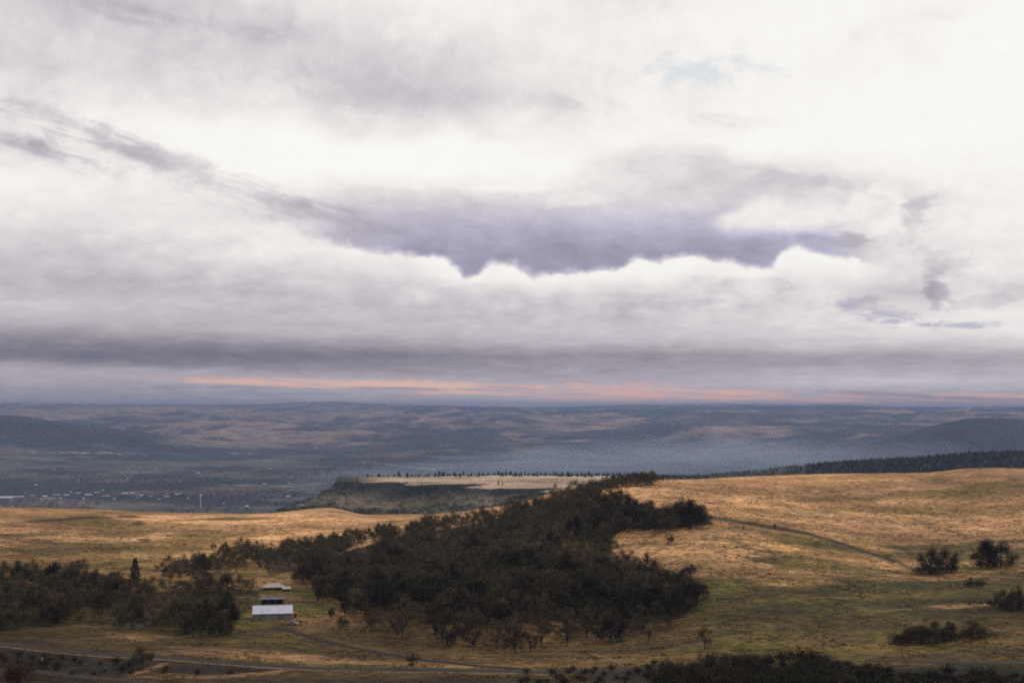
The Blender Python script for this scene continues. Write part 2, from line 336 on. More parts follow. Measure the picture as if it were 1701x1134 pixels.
# terrain material
tm, nt, bs = mat('dry_grassland')
at = N(nt, 'ShaderNodeAttribute', attribute_name='cover')
geo = N(nt, 'ShaderNodeNewGeometry')
f1 = noise(nt, geo.outputs['Position'], 0.22, 8, 0.72)
f2 = noise(nt, geo.outputs['Position'], 0.035, 6, 0.65, 0.4)
f3 = noise(nt, geo.outputs['Position'], 0.004, 8, 0.7)
k = mathn(nt, 'MULTIPLY', maprange(nt, f1, .34, .66, .35, 1.6), maprange(nt, f2, .34, .66, .72, 1.28))
f4 = noise(nt, geo.outputs['Position'], 0.0016, 8, 0.72)
k = mathn(nt, 'MULTIPLY', k, maprange(nt, f3, .36, .64, .68, 1.32))
k = mathn(nt, 'MULTIPLY', k, maprange(nt, f4, .38, .62, .7, 1.3))
hs = N(nt, 'ShaderNodeVectorMath', operation='SCALE'); nt.links.new(at.outputs['Color'], hs.inputs[0]); nt.links.new(k, hs.inputs['Scale'])
nt.links.new(hs.outputs[0], bs.inputs['Base Color'])
bs.inputs['Roughness'].default_value = 0.95; bs.inputs['Specular IOR Level'].default_value = 0.1
bmp = N(nt, 'ShaderNodeBump'); bmp.inputs['Strength'].default_value = 0.6; bmp.inputs['Distance'].default_value = 0.5
nt.links.new(f1, bmp.inputs['Height']); nt.links.new(bmp.outputs[0], bs.inputs['Normal'])

def link(name, me, m=None, parent=None, loc=None):
    o = bpy.data.objects.new(name, me); COL.objects.link(o)
    if m is not None and not me.materials: me.materials.append(m)
    if parent: o.parent = parent
    if loc: o.location = loc
    return o
def tag(o, label=None, cat=None, group=None, kind=None):
    if label: o['label'] = label
    if cat: o['category'] = cat
    if group: o['group'] = group
    if kind: o['kind'] = kind
    return o
# wrap the fan into a closed sheet: last bearing equals first
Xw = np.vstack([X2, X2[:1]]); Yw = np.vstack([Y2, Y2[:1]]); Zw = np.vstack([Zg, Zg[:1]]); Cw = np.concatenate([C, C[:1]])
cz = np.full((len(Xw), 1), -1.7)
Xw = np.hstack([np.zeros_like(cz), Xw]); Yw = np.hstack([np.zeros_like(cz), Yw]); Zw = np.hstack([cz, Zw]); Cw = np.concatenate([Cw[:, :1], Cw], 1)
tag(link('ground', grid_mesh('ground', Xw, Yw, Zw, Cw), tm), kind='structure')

# ---------------------------------------------------------------- mesh builder
class MB:
    def __init__(s): s.v = []; s.f = []; s.m = []
    def quad(s, a, b, c, d, mi=0):
        n = len(s.v); s.v += [a, b, c, d]; s.f.append((n, n+1, n+2, n+3)); s.m.append(mi)
    def tri(s, a, b, c, mi=0):
        n = len(s.v); s.v += [a, b, c]; s.f.append((n, n+1, n+2)); s.m.append(mi)
    def box(s, x0, y0, z0, x1, y1, z1, mi=0):
        n = len(s.v)
        s.v += [(x0,y0,z0),(x1,y0,z0),(x1,y1,z0),(x0,y1,z0),(x0,y0,z1),(x1,y0,z1),(x1,y1,z1),(x0,y1,z1)]
        for f in ((0,3,2,1),(4,5,6,7),(0,1,5,4),(1,2,6,5),(2,3,7,6),(3,0,4,7)):
            s.f.append(tuple(n + i for i in f)); s.m.append(mi)
    def tube(s, pts, rad, k=6, cap=True):
        pts = [np.array(p, float) for p in pts]; base = len(s.v)
        for i, p in enumerate(pts):
            t = pts[min(i+1, len(pts)-1)] - pts[max(i-1, 0)]; t /= (np.linalg.norm(t) + 1e-9)
            u = np.cross(t, (0.31, 0.95, 0.05)); u /= (np.linalg.norm(u) + 1e-9); w = np.cross(t, u)
            for j in range(k):
                a = 2 * math.pi * j / k
                s.v.append(tuple(p + rad[i] * (math.cos(a) * u + math.sin(a) * w)))
        for i in range(len(pts) - 1):
            for j in range(k):
                a = base + i*k + j; b = base + i*k + (j+1) % k
                s.f.append((a, b, b + k, a + k)); s.m.append(0)
        if cap:
            s.f.append(tuple(base + (len(pts)-1)*k + j for j in range(k))); s.m.append(0)
            s.f.append(tuple(base + j for j in range(k))[::-1]); s.m.append(0)
    def mesh(s, name, mats=(), smooth=False):
        me = bpy.data.meshes.new(name); me.from_pydata([tuple(map(float, v)) for v in s.v], [], s.f)
        for m in mats: me.materials.append(m)
        if len(mats) > 1: me.polygons.foreach_set('material_index', s.m)
        if smooth: me.polygons.foreach_set('use_smooth', [True] * len(s.f))
        me.update(); return me

def simple(name, col, rough=0.9, var=0.35, scale=0.8, metal=0.0, rnd=0.0, hue=None):
    m, nt, bs = mat(name)
    g = N(nt, 'ShaderNodeNewGeometry')
    f = noise(nt, g.outputs['Position'], scale, 4, 0.6)
    k = maprange(nt, f, .3, .7, 1 - var, 1 + var)
    rgb = N(nt, 'ShaderNodeRGB'); rgb.outputs[0].default_value = (*col, 1)
    src = rgb.outputs[0]
    if rnd:
        oi = N(nt, 'ShaderNodeObjectInfo')
        k = mathn(nt, 'MULTIPLY', k, maprange(nt, oi.outputs['Random'], 0, 1, 1 - rnd, 1 + rnd, smooth=False))
        if hue:
            mx = N(nt, 'ShaderNodeMix', data_type='RGBA'); nt.links.new(src, mx.inputs[6]); mx.inputs[7].default_value = (*hue, 1)
            pr = mathn(nt, 'FRACT', mathn(nt, 'MULTIPLY', oi.outputs['Random'], 7.31))
            big = maprange(nt, noise(nt, g.outputs['Position'], 0.02, 3, 0.5), .4, .6, 0, 1)
            nt.links.new(mathn(nt, 'MULTIPLY', mathn(nt, 'ADD', pr, big), 0.5), mx.inputs[0]); src = mx.outputs[2]
    v = N(nt, 'ShaderNodeVectorMath', operation='SCALE'); nt.links.new(src, v.inputs[0]); nt.links.new(k, v.inputs['Scale'])
    nt.links.new(v.outputs[0], bs.inputs['Base Color']); bs.inputs['Roughness'].default_value = rough; bs.inputs['Metallic'].default_value = metal
    bs.inputs['Specular IOR Level'].default_value = 0.15 if metal == 0 and rough > 0.6 else 0.5
    return m
M_bark = simple('oak_bark', (.040, .030, .023), rnd=.25)
M_twig = simple('bare_twigs', (.060, .040, .022), var=.6, scale=.35, rnd=.7, hue=(.026, .024, .009))
M_shrub = simple('shrub_twigs', (.036, .025, .015), var=.5, scale=.8, rnd=.5, hue=(.020, .019, .009))
M_red = simple('russet_twigs', (.075, .036, .022), var=.5, scale=.8)
M_needle = simple('dark_needles', (.010, .020, .010), var=.5, scale=1.0, rnd=.3)
M_ftwig = simple('far_foliage', (.030, .036, .029), var=.6, scale=.05)
M_tuft = simple('grass_tuft', (.13, .090, .036), var=.6, scale=.05)

# ---------------------------------------------------------------- trees
def slivers(rs, pts, dirs, lmin, lmax, w, droop=0.0):
    """many thin twig blades as a vertex/face array"""
    n = len(pts)
    L = rs.uniform(lmin, lmax, n)[:, None]; d = dirs + rs.normal(0, 0.45, (n, 3)); d[:, 2] -= droop
    d /= np.linalg.norm(d, axis=1)[:, None]
    s = np.cross(d, rs.normal(0, 1, (n, 3))); s /= (np.linalg.norm(s, axis=1)[:, None] + 1e-9)
    W = (w * rs.uniform(0.6, 1.5, n))[:, None]
    a = pts - s * W * .5; b = pts + s * W * .5; t = pts + d * L; c = t + s * W * .35; e = t - s * W * .35
    v = np.stack([a, b, c, e], 1).reshape(-1, 3)
    return v
def quads_mesh(name, v, m):
    me = bpy.data.meshes.new(name); n = len(v)
    me.vertices.add(n); me.vertices.foreach_set('co', v.astype(np.float32).ravel())
    me.loops.add(n); me.loops.foreach_set('vertex_index', np.arange(n, dtype=np.int32))
    me.polygons.add(n // 4); me.polygons.foreach_set('loop_start', np.arange(0, n, 4, dtype=np.int32))
    me.polygons.foreach_set('loop_total', np.full(n // 4, 4, dtype=np.int32))
    me.update(calc_edges=True); me.materials.append(m); return me
def oak(seed, h=10.0, wr=5.2, n=2600, low=0.12, blade=0.11):
    """returns (trunk MB, crown vertex array) of a bare broad oak, h tall"""
    rs = np.random.default_rng(seed)
    t = MB(); fork = h * rs.uniform(.16, .26); lean = rs.normal(0, .25, 2)
    t.tube([(0,0,-.6),(0,0,0.1),(lean[0]*.5,lean[1]*.5,fork)], [h*.042, h*.034, h*.026], 7)
    cl = []
    nl = int(rs.integers(6, 9))
    for i in range(nl):
        a = 2*math.pi*(i + rs.uniform(-.3,.3))/nl; r = wr*rs.uniform(.45,.8); z = h*rs.uniform(.34,.78)
        if i == 0: r *= .2; z = h*.84
        p0 = (lean[0]*.5, lean[1]*.5, fork*.95); p1 = (math.cos(a)*r*.45, math.sin(a)*r*.45, fork+(z-fork)*.55); p2 = (math.cos(a)*r, math.sin(a)*r, z)
        t.tube([p0, p1, p2], [h*.019, h*.013, h*.004], 5)
        for q in range(3):
            b = a + rs.uniform(-.9,.9); r2 = r*rs.uniform(.7,1.25); z2 = z + h*rs.uniform(-.24,.12)
            t.tube([p1, ((p1[0]+math.cos(b)*r2)*.5, (p1[1]+math.sin(b)*r2)*.5, (p1[2]+z2)*.52), (math.cos(b)*r2, math.sin(b)*r2, z2)], [h*.008, h*.005, h*.002], 4, False)
            cl.append((math.cos(b)*r2, math.sin(b)*r2, z2, wr*rs.uniform(.26,.42)))
        cl.append((*p2, wr*rs.uniform(.3,.45)))
    cl = np.array(cl); w = cl[:,3]**2; idx = rs.choice(len(cl), n, p=w/w.sum())
    off = rs.normal(0, 1, (n,3)); off /= np.linalg.norm(off,axis=1)[:,None]; off *= (rs.random(n)**.6 * 1.12)[:,None]
    p = cl[idx,:3] + off*cl[idx,3:4]*np.array([1,1,.82])
    p[:,2] = np.clip(p[:,2], h*low*rs.uniform(.7,1.3,n), h*1.02)
    d = p - np.array([0,0,h*.35]); d /= np.linalg.norm(d,axis=1)[:,None]
    return t, slivers(rs, p, d, h*.05, h*.13, blade*h/10)
def conifer(seed, h=16.0, wr=3.0, tiers=26, per=11):
    rs = np.random.default_rng(seed); t = MB()
    t.tube([(0,0,-.6),(0,0,h*.5),(0,0,h*.985)], [h*.02, h*.012, h*.002], 6)
    vs = []
    for i in range(tiers):
        f = i/(tiers-1); z = h*(.07+.92*f); r = wr*((1-f)**.85)*rs.uniform(.75,1.12)+.12
        m = max(4, int(per*(1-f*.5)))
        for j in range(m):
            a = 2*math.pi*(j+rs.uniform(-.4,.4))/m; rr = r*rs.uniform(.7,1.15); ca, sa = math.cos(a), math.sin(a)
            nseg = 9
            q = rs.random(nseg)**.6; pz_ = z - q*rr*.32 + rs.normal(0,.08,nseg)
            pts = np.stack([ca*rr*q, sa*rr*q, pz_],1)
            vs.append(slivers(rs, pts, np.tile([ca,sa,-.25],(nseg,1)), h*.03, h*.055, h*.016, .15))
    return t, np.concatenate(vs)

OAKS = []
for i in range(9):
    t, c = oak(100+i, h=10, wr=[5.2,4.6,5.8,4.9,5.4,4.2,6.0,5.0,4.6][i], n=[2700,2300,3100,2500,2800,2100,3200,2600,2300][i])
    OAKS.append((t.mesh('oak_trunk', [M_bark], True), quads_mesh('oak_crown', c, M_twig), c))
THINO = []
for i in range(4):
    t, c = oak(300+i, h=10, wr=[3.6,3.0,4.0,3.3][i], n=800, low=.18, blade=.11)
    THINO.append((t.mesh('thin_trunk', [M_bark], True), quads_mesh('thin_crown', c, M_twig), c))
CONS = []
for i in range(5):
    t, c = conifer(500+i, wr=[3.0,2.4,3.4,2.2,2.8][i])
    CONS.append((t.mesh('conifer_trunk', [M_bark], True), quads_mesh('conifer_crown', c, M_needle), c))
SHR = []
def shrub(seed, n=520, h=2.6, r=1.7):
    rs = np.random.default_rng(seed); t = MB()
    for i in range(6):
        a = rs.uniform(0,6.28); q = r*rs.uniform(.3,.8)
        t.tube([(0,0,-.3),(math.cos(a)*q*.4,math.sin(a)*q*.4,h*.4),(math.cos(a)*q,math.sin(a)*q,h*.85)], [.09,.05,.015], 4, False)
    u = rs.normal(0,1,(n,3)); u /= np.linalg.norm(u,axis=1)[:,None]; u *= (rs.random(n)**.7 * 1.15)[:,None]
    lump = 1 + .45*np.sin(u[:,:1]*5+seed) * np.cos(u[:,1:2]*4+seed*.7)
    p = u*np.array([r,r,h*.46])*lump + np.array([0,0,h*.52]); p[:,2] = np.maximum(p[:,2], .08)
    d = p/np.linalg.norm(p,axis=1)[:,None]
    return t, slivers(rs, p, d+[0,0,.5], h*.1, h*.24, .075)
for i in range(5):
    t, c = shrub(700+i, h=[2.6,2.2,3.2,2.8,2.0][i], r=[1.8,1.6,1.6,2.0,1.9][i])
    SHR.append((t.mesh('shrub_stems', [M_bark], True), quads_mesh('shrub_twigs', c, M_shrub), c))
tR, cR = shrub(760, n=1500, h=3.4, r=1.9)
RED = (tR.mesh('red_stems', [M_bark], True), quads_mesh('red_twigs', cR, M_red), cR)

def coarse(seed, n, h, wr, cone):
    rs = np.random.default_rng(seed); f = rs.random(n)
    if cone:
        z = h*(.04 + .94*f**1.1); r_ = wr*(1 - z/h)**.8*np.sqrt(rs.random(n)) + .1; a = rs.uniform(0, 6.28, n)
        p = np.stack([np.cos(a)*r_, np.sin(a)*r_, z], 1)
    else:
        u = rs.normal(0, 1, (n,3)); u /= np.linalg.norm(u, axis=1)[:,None]; u *= (rs.random(n)**.45)[:,None]
        p = u*[wr, wr, h*.46] + [0, 0, h*.48]; p[:,2] = np.maximum(p[:,2], .2)
    d = p*[1,1,.3]; d /= np.linalg.norm(d, axis=1)[:,None]
    return slivers(rs, p, d, h*.06, h*.15, h*.085)
FCON = [coarse(900+i, 90, 16, [3.2,2.6,3.8,2.9,3.4][i], True) for i in range(5)]
FOAK = [coarse(950+i, 80, 9, [4.6,5.2,4.0,4.8,5.5][i], False) for i in range(5)]
def plant(name, proto, x, y, s, rz, label, cat, group=None, sz=1.0, crown='crown', trunk='trunk', sink=0.0, wide=1.0):
    e = bpy.data.objects.new(name, None); COL.objects.link(e); e.empty_display_size = 1
    e.location = (x, y, zat(x, y) - sink); e.rotation_euler = (0, 0, rz); e.scale = (s * wide * random.uniform(.85, 1.2), s * wide * random.uniform(.85, 1.2), s * sz * random.uniform(.9, 1.1))
    link(trunk, proto[0], parent=e); link(crown, proto[1], parent=e)
    return tag(e, label, cat, group)
def merged(name, items, m, label, cat, keep=1.0):
    """items: (vertex array, x, y, scale, rot, sz) -> ONE stuff mesh of foliage"""
    out = []
    for v, x, y, s, rz, sz in items:
        if keep < 1: v = v.reshape(-1, 4, 3)[::int(round(1/keep))].reshape(-1, 3)
        c, q = math.cos(rz), math.sin(rz)
        w = np.empty_like(v); w[:,0] = (v[:,0]*c - v[:,1]*q)*s + x; w[:,1] = (v[:,0]*q + v[:,1]*c)*s + y; w[:,2] = v[:,2]*s*sz + zat(x, y)
        out.append(w)
    o = link(name, quads_mesh(name, np.concatenate(out), m)); return tag(o, label, cat, kind='stuff')

def scatter(poly, spacing, dlo, dhi, keep=1.0, jit=0.0, seed=1):
    """even random stand of trunks whose feet fall inside the outlined plot of ground"""
    rs = np.random.default_rng(seed); xs = [p[0] for p in poly]
    a0 = azs(min(xs) - 5, 900)[0]; a1 = azs(max(xs) + 5, 900)[0]
    n = int((a1 - a0) * (dhi**2 - dlo**2) / 2 / spacing**2 * 3)
    a = rs.uniform(a0, a1, n); d = np.sqrt(rs.uniform(dlo**2, dhi**2, n)); gx_ = np.sin(a)*d; gy_ = np.cos(a)*d
    gz = zatv(gx_, gy_)
    px, py = project(gx_, gy_, gz)
    ok = inpoly(poly, px + rs.normal(0, jit, n), py + rs.normal(0, jit*.3, n))
    pts = []; cellm = {}
    for i in np.where(ok)[0]:
        if rs.random() > keep: continue
        X, Y = gx_[i], gy_[i]; c = (int(X//spacing), int(Y//spacing))
        if any((X-u)**2 + (Y-v)**2 < spacing**2 for p in (-1,0,1) for q in (-1,0,1) for u, v in cellm.get((c[0]+p, c[1]+q), ())): continue
        cellm.setdefault(c, []).append((X, Y)); pts.append((X, Y, px[i], py[i]))
    return pts

oaks = []   # (score, x, y, scale, label, group, thin?)
def zone_wood(px, py):
    if px > 985 and py < 822: return 'bare oak in the thin tree fringe running along the golden hilltop skyline', 'oaks fringing the hilltop'
    if px > 985 and py < 893: return 'rounded bare oak in the lobe of wood jutting right into the golden hillside', 'oaks of the jutting lobe'
    if px > 1000 and py > 900: return 'dense dark oak at the wood\'s lower right corner against the olive slope', 'oaks of the lower right corner'
    if py < 905 and px > 780: return 'bare oak on the high shoulder of the big wood below the hilltop', 'oaks of the high shoulder'
    if py < 935 and px <= 780: return 'bare oak on the sloping upper edge of the big wood beside the tan field', 'oaks of the upper wood edge'
    if px < 640: return 'dark bare oak at the big wood\'s near left end beside the barn pasture', 'oaks beside the pasture'
    if px < 820: return 'dark bare oak in the big wood, between its pasture end and its middle', 'oaks of the left middle wood'
    return 'dark bare oak deep in the middle of the big hillside wood', 'oaks of the middle wood'
for X, Y, px, py in scatter(WOOD, 7.9, 600, 1400, seed=21, jit=6):
    gp_ = float(fbm(np.array([X]), np.array([Y]), 55, 3, seed=51)[0])
    if gp_ > .30 and random.random() < .85 and not (px > 985 and py < 893): continue
    if 925 < px < 985 and 872 < py < 884 and random.random() < .6: continue
    if px < 625 and py < 936 + random.gauss(0, 4): continue
    lob = px > 985 and 835 < py < 890
    s = random.choice((random.uniform(.75, 1.0), random.uniform(.9, 1.35))) * (1.3 if lob else 1.0) * (0.75 if (py < 825 and px > 985) else 1)
    oaks.append((X, Y, s, *zone_wood(px, py), 0))
for X, Y, px, py in scatter([(960,822),(1000,806),(1040,800),(1082,797),(1084,801),(1040,806),(1000,814),(975,826)], 5.5, 1000, 1400, seed=31):
    oaks.append((X, Y, random.uniform(.5, .85), *zone_wood(1000, 810), 0))
for X, Y, px, py in scatter(THIN, 9, 480, 760, seed=22, keep=.75, jit=7):
    oaks.append((X, Y, random.uniform(.6, 1.05), 'scattered thin bare oak over the russet grass below the big wood', 'thin oaks below the wood', 1 if random.random() < .75 else 0))
for X, Y, px, py in scatter(LEFTW, 7.6, 540, 900, seed=23, jit=4):
    if 255 < px < 425 and 988 < py < 1000: continue
    if 130 < px < 250 and py > 1012 and random.random() < .7: continue
    if abs(px - 224) < 14 and 965 < py < 985: continue
    if (px > 385 and py > 1000) or (px > 395 and py > 985): continue
    if px > 245 and py >= 1000: lb = ('bare oak in the dark clump left of the barn', 'oaks of the clump by the barn')
    elif px > 245: lb = ('bare oak in the row on the bank behind the barn clump', 'oaks of the bank row')
    elif py < 985: lb = ('bare oak along the far edge of the left wood near the lone conifer', 'oaks along the left wood far edge')
    else: lb = ('bare oak in the thick of the left wood above the pale road', 'oaks of the left wood')
    oaks.append((X, Y, random.uniform(.6, 1.08) * (.85 if px > 245 and py >= 1000 else 1), *lb, 0))
for X, Y, px, py in scatter(BANDW, 8.2, 850, 1150, seed=24, jit=3):
    oaks.append((X, Y, random.uniform(.75, 1.0), 'bare oak in the dense tongue of trees between tan field and barn pasture', 'oaks of the field tongue', 0))
for X, Y, px, py in scatter(BANDL, 7.8, 750, 1100, seed=25, keep=.85, jit=5):
    oaks.append((X, Y, random.uniform(.65, 1.15), 'bare oak in the broken row climbing right from the lone conifer', 'oaks of the broken row', 0))
single = [ # px, py, scale, thin, label
 (128,944,.55,0,'small lone oak on the tan field above the left wood'),
 (355,911,.40,0,'tiny dark oak alone on the tan field left of the tongue'),
 (374,914,.55,0,'small oak at the top end of the broken row'),
 (612,893,.8,0,'first oak past the gap at the tongue\'s upper tip'),
 (630,888,.95,0,'taller oak joining the tongue to the big wood'),
 (646,886,.85,0,'right one of the oaks where tongue and wood meet'),
 (1115,902,.45,0,'small bush-like oak on the pale patch under the wooded lobe'),
 (1148,957,.62,0,'lone dark oak on the slope right of the wood, above its corner'),
 (1545,954,1.55,0,'broad low oak on the right slope, left half of a pair'),
 (1572,950,1.42,0,'broad oak on the right slope, right half of a pair'),
 (1640,942,1.42,0,'tall thin-crowned oak on the right slope, left of two touching trees'),
 (1662,941,1.49,0,'tall oak on the right slope, right of two touching trees'),
 (1612,975,.5,1,'small thin oak below and between the two right slope pairs'),
 (1668,1008,0.84,0,'low dark oak at the right edge of the slope'),
 (1690,1014,1.01,0,'dark oak cut by the frame at the right edge of the slope'),
 (1508,1067,.62,1,'thin bare tree at the left end of the dark clump on the lower right slope'),
 (1530,1068,0.68,0,'low dark oak in the middle of the clump on the lower right slope'),
 (1556,1066,0.74,0,'low spreading oak right of the clump\'s middle on the lower right slope'),
 (1578,1064,.8,1,'tallest thin tree of the clump on the lower right slope'),
 (1612,1060,.7,1,'thin tree standing apart right of the lower right clump'),
 (551,1031,.62,1,'thin dark tree on the pale bank right of the barn'),
 (568,1046,.5,0,'small round oak on the farm track bank below the pale bank'),
 (685,1112,.55,1,'single thin tree between the farm track and the road'),
 (881,1082,.78,1,'thin upright tree on brown grass below the middle wood'),
 (1014,1066,.95,0,'dark rounded oak standing alone below the wood\'s corner'),
 (975,1058,.8,1,'bare tree just left of the dark rounded lone oak'),
 (1078,1064,.6,1,'slim tree midway on the olive slope below the wood\'s corner'),
 (1170,1078,.85,1,'bare tree at the top of the lower thicket'),
 (375,1012,.8,0,'oak at the clump end nearest the barn'),
 (528,1004,.7,1,'thin oak on the pasture just right of the small shed'),
 (545,1000,.85,1,'second thin oak on the pasture right of the small shed'),
 (235,1110,.7,0,'bushy tree beside the road above the dark hollow'),
]
SPOTS = []
for (px, py, s, th, lb) in single:
    X, Y, Z = ground(px, py)
    pr = (THINO if th else OAKS)[random.randrange(4)]
    plant('oak_tree', pr, X, Y, s, random.uniform(0, 6.28), lb, 'tree', 'oaks standing apart')
    if px > 1450: SPOTS.append((X, Y))
oaks.sort(key=lambda o: -o[2] / math.hypot(o[0], o[1]))
NIND = 300 - len(single) - 2
for o in oaks[:NIND]:
    X, Y, s, lb, gp, th = o
    plant('oak_tree', random.choice(THINO if th else OAKS), X, Y, s, random.uniform(0, 6.28), lb, 'tree', gp, random.uniform(.85, 1.12))
rest = [(random.choice(OAKS)[2], o[0], o[1], o[2], random.uniform(0, 6.28), random.uniform(.85, 1.1)) for o in oaks[NIND:]]
print('oaks', len(oaks), 'rest', len(rest))
merged('woodland', rest, M_twig, 'farther bare oaks massed over the wooded hillside', 'wood', keep=.5)

# lone conifer and skyline trees
X, Y, Z = ground(224, 974)
plant('conifer_tree', CONS[2], X, Y, .88, 0, 'dark pointed conifer standing above the left wood', 'tree', wide=1.3)
for px, py, s, lb in [(1101,798,.36,'small dark conifer alone on the golden hill skyline'),(1120,798,.16,'tiny dark tree right of the small skyline conifer'),(894,824,.5,'dark conifer poking from the wood\'s top edge'),
                      (828,805,.62,'taller of two conifers on the tan mesa top'),(835,806,.42,'squat conifer beside the taller one on the mesa top'),(700,806,.45,'small conifer on the mesa rim'),(594,799,.55,'dark conifer near the left tip of the mesa'),(606,797,.3,'low conifer right of the mesa tip tree')]:
    X, Y, Z = ground(px, py)
    plant('conifer_tree', random.choice(CONS), X, Y, s, random.uniform(0, 6.28), lb, 'tree')
for i in range(150):     # tree line behind the mesa top
    px = 612 + (i + random.uniform(-.5, .5)) * 3.2
    if px < 690 and random.random() < .3: continue
    d = random.uniform(2990, 3120); a = azs(px, 795)[0]; X, Y = math.sin(a) * d, math.cos(a) * d
    s = random.choice((random.uniform(.3, .5), random.uniform(.35, .75))) * (1.3 if random.random() < .08 else 1)
    s *= 1.25
    if px < 720: s *= .75
    plant('conifer_tree', random.choice(CONS), X, Y, s, random.uniform(0, 6.28), 'dark conifer in the tree line along the far rim of the mesa', 'tree', 'conifers along the mesa rim', sz=random.uniform(.6, .95), wide=1.7)
# far wooded ridge: reads as one mass
far = []
for i in range(8500):
    px = random.uniform(1040, 1790); a = azs(px, 780)[0]
    d = random.uniform(2750, 3650) if px > 1180 else random.uniform(2950, 3300)
    if px < 1340 and random.random() < .6: continue
    if 1505 < px < 1550 and random.random() < .0: continue
    X, Y = math.sin(a) * d, math.cos(a) * d
    far.append(((FCON[i % 5] if i % 3 == 0 else FOAK[i % 5]), X, Y, random.uniform(.38, .8) * (1.3 if i % 3 else .8) * (.6 + .4 * float(sst(1130, 1400, px))), random.uniform(0, 6.28), random.uniform(.75, 1.15)))
merged('conifer_forest', far, M_ftwig, 'dark conifer forest covering the ridge beyond the golden hill', 'forest')
# scrub on the mesa face
ms = []
for i in range(2600):
    px = random.uniform(425, 960); d = random.uniform(2180, 2800); a = azs(px, 830)[0]; X, Y = math.sin(a) * d, math.cos(a) * d
    z = zat(X, Y)
    if z > -149 and px > 560: continue
    nz = float(fbm(np.array([X]), np.array([Y]), 110, 3, seed=33)[0])
    if nz > .12 and random.random() < .8: continue
    if 560 < px < 700 and 832 < project(X, Y, z)[1] < 848 and random.random() < .8: continue
    ms.append((FOAK[i % 5], X, Y, random.uniform(.4, 1.15), random.uniform(0, 6.28), .8))
merged('mesa_scrub', ms, M_ftwig, 'dark scrub and trees covering the mesa face', 'scrub')

# shrubs
shr = []
for (poly, sp, kp, dl, dh, smin, smax, lb, gp) in [
  ([(1080,1160),(1110,1118),(1200,1106),(1330,1104),(1430,1112),(1500,1122),(1720,1128),(1760,1160)], 3.6, .85, 405, 470, .8, 2.1, 'bare shrub in the dark thicket along the bottom right', 'shrubs of the bottom thicket'),
  ([(255,1112),(300,1106),(380,1104),(450,1110),(455,1116),(380,1122),(280,1123)], 3.6, .8, 420, 520, .35, .6, 'low dark shrub filling the hollow under the road', 'shrubs in the hollow'),
  ([(-60,1076),(60,1090),(130,1098),(235,1102),(240,1122),(120,1124),(-60,1110)], 4.6, .55, 420, 540, .5, 1.05, 'low brown shrub on the bank between the two roads', 'shrubs between the roads'),
  ([(860,1118),(1000,1112),(1090,1105),(1100,1134),(860,1140)], 5, .5, 410, 500, .5, 1.0, 'dark shrub on the verge right of the road bend', 'shrubs on the verge')]:
    for X, Y, px, py in scatter(poly, sp, dl, dh, keep=kp, seed=int(poly[0][0]) + 900, jit=3):
        if px > 1380: smx = .62
        else: smx = 1.0
        shr.append((X, Y, random.uniform(smin, smax) * smx, lb, gp))
shr.sort(key=lambda o: -o[2] / math.hypot(o[0], o[1]))
print('shrubs', len(shr))
for X, Y, s, lb, gp in shr[:285]:
    plant('bare_shrub', random.choice(SHR), X, Y, s, random.uniform(0, 6.28), lb, 'shrub', gp, crown='crown', trunk='stem')
for px, py, s, lb in [(28,1140,2.0,'russet shrub in the bottom left corner'),]:
    X, Y, Z = ground(px, py)
    plant('bare_shrub', RED, X, Y, s, 0, lb, 'shrub', crown='crown', trunk='stem')
for px, py, s, lb in [(1035,905,.5,'small shrub at the left of the pale slope patch'),(500,1035,.4,'small bush beside the lower end of the barn'),(1235,877,.6,'dark bush on the gully line near the wooded lobe'),(1287,876,.75,'dark bush where the gully line bends'),(1244,868,.4,'tiny bush above the gully line'),(1325,862,.4,'tiny bush on the golden slope above the gully'),(1205,925,.5,'small bush in the middle of the olive slope'),(1460,912,.4,'tiny bush on the slope right of the gully')]:
    X, Y, Z = ground(px, py)
    plant('bare_shrub', random.choice(SHR), X, Y, s, 0, lb, 'shrub', crown='crown', trunk='stem')

# tussocks and undergrowth (nobody could count them)
def tuft(seed):
    rs = np.random.default_rng(seed); n = 26
    p = np.concatenate([rs.normal(0, .28, (n,2)), np.zeros((n,1))],1)
    return slivers(rs, p, np.concatenate([p[:,:2]*1.2, np.ones((n,1))],1), .3, .75, .09)
TU = [tuft(i) for i in range(6)]
tu = []
rs = np.random.default_rng(5)
for i in range(60000):
    px = rs.uniform(-20, 1720); a = azs(px, 900)[0]; d = rs.uniform(425, 1250)
    X, Y = math.sin(a)*d, math.cos(a)*d
    nz = float(vnoise(np.array([X/9.]), np.array([Y/9.]))[0])
    if nz < .1: continue
    tu.append((TU[i % 6], X, Y, rs.uniform(.35, .95) * (1.5 if nz > .78 else 1), rs.uniform(0, 6.28), 1.0))
merged('tussock_grass', tu, M_tuft, 'dry tussocks dotted over the slopes', 'grass')
ug = []
for X, Y, px, py in scatter(WOOD, 6, 600, 1200, seed=41, keep=.8) + scatter(LEFTW, 5.5, 540, 850, seed=42, keep=.7) + scatter(THIN, 7, 480, 740, seed=43, keep=.5):
    ug.append((SHR[random.randrange(5)][2], X, Y, random.uniform(.5, 1.1), random.uniform(0, 6.28), .8))
for X, Y in SPOTS:
    for k_ in range(16): ug.append((SHR[k_ % 5][2], X + random.gauss(0, 4.5), Y + random.gauss(0, 4), random.uniform(.8, 1.9), random.uniform(0, 6.28), .8))
merged('undergrowth', ug, M_shrub, 'brown undergrowth below the oaks', 'undergrowth', keep=.33)

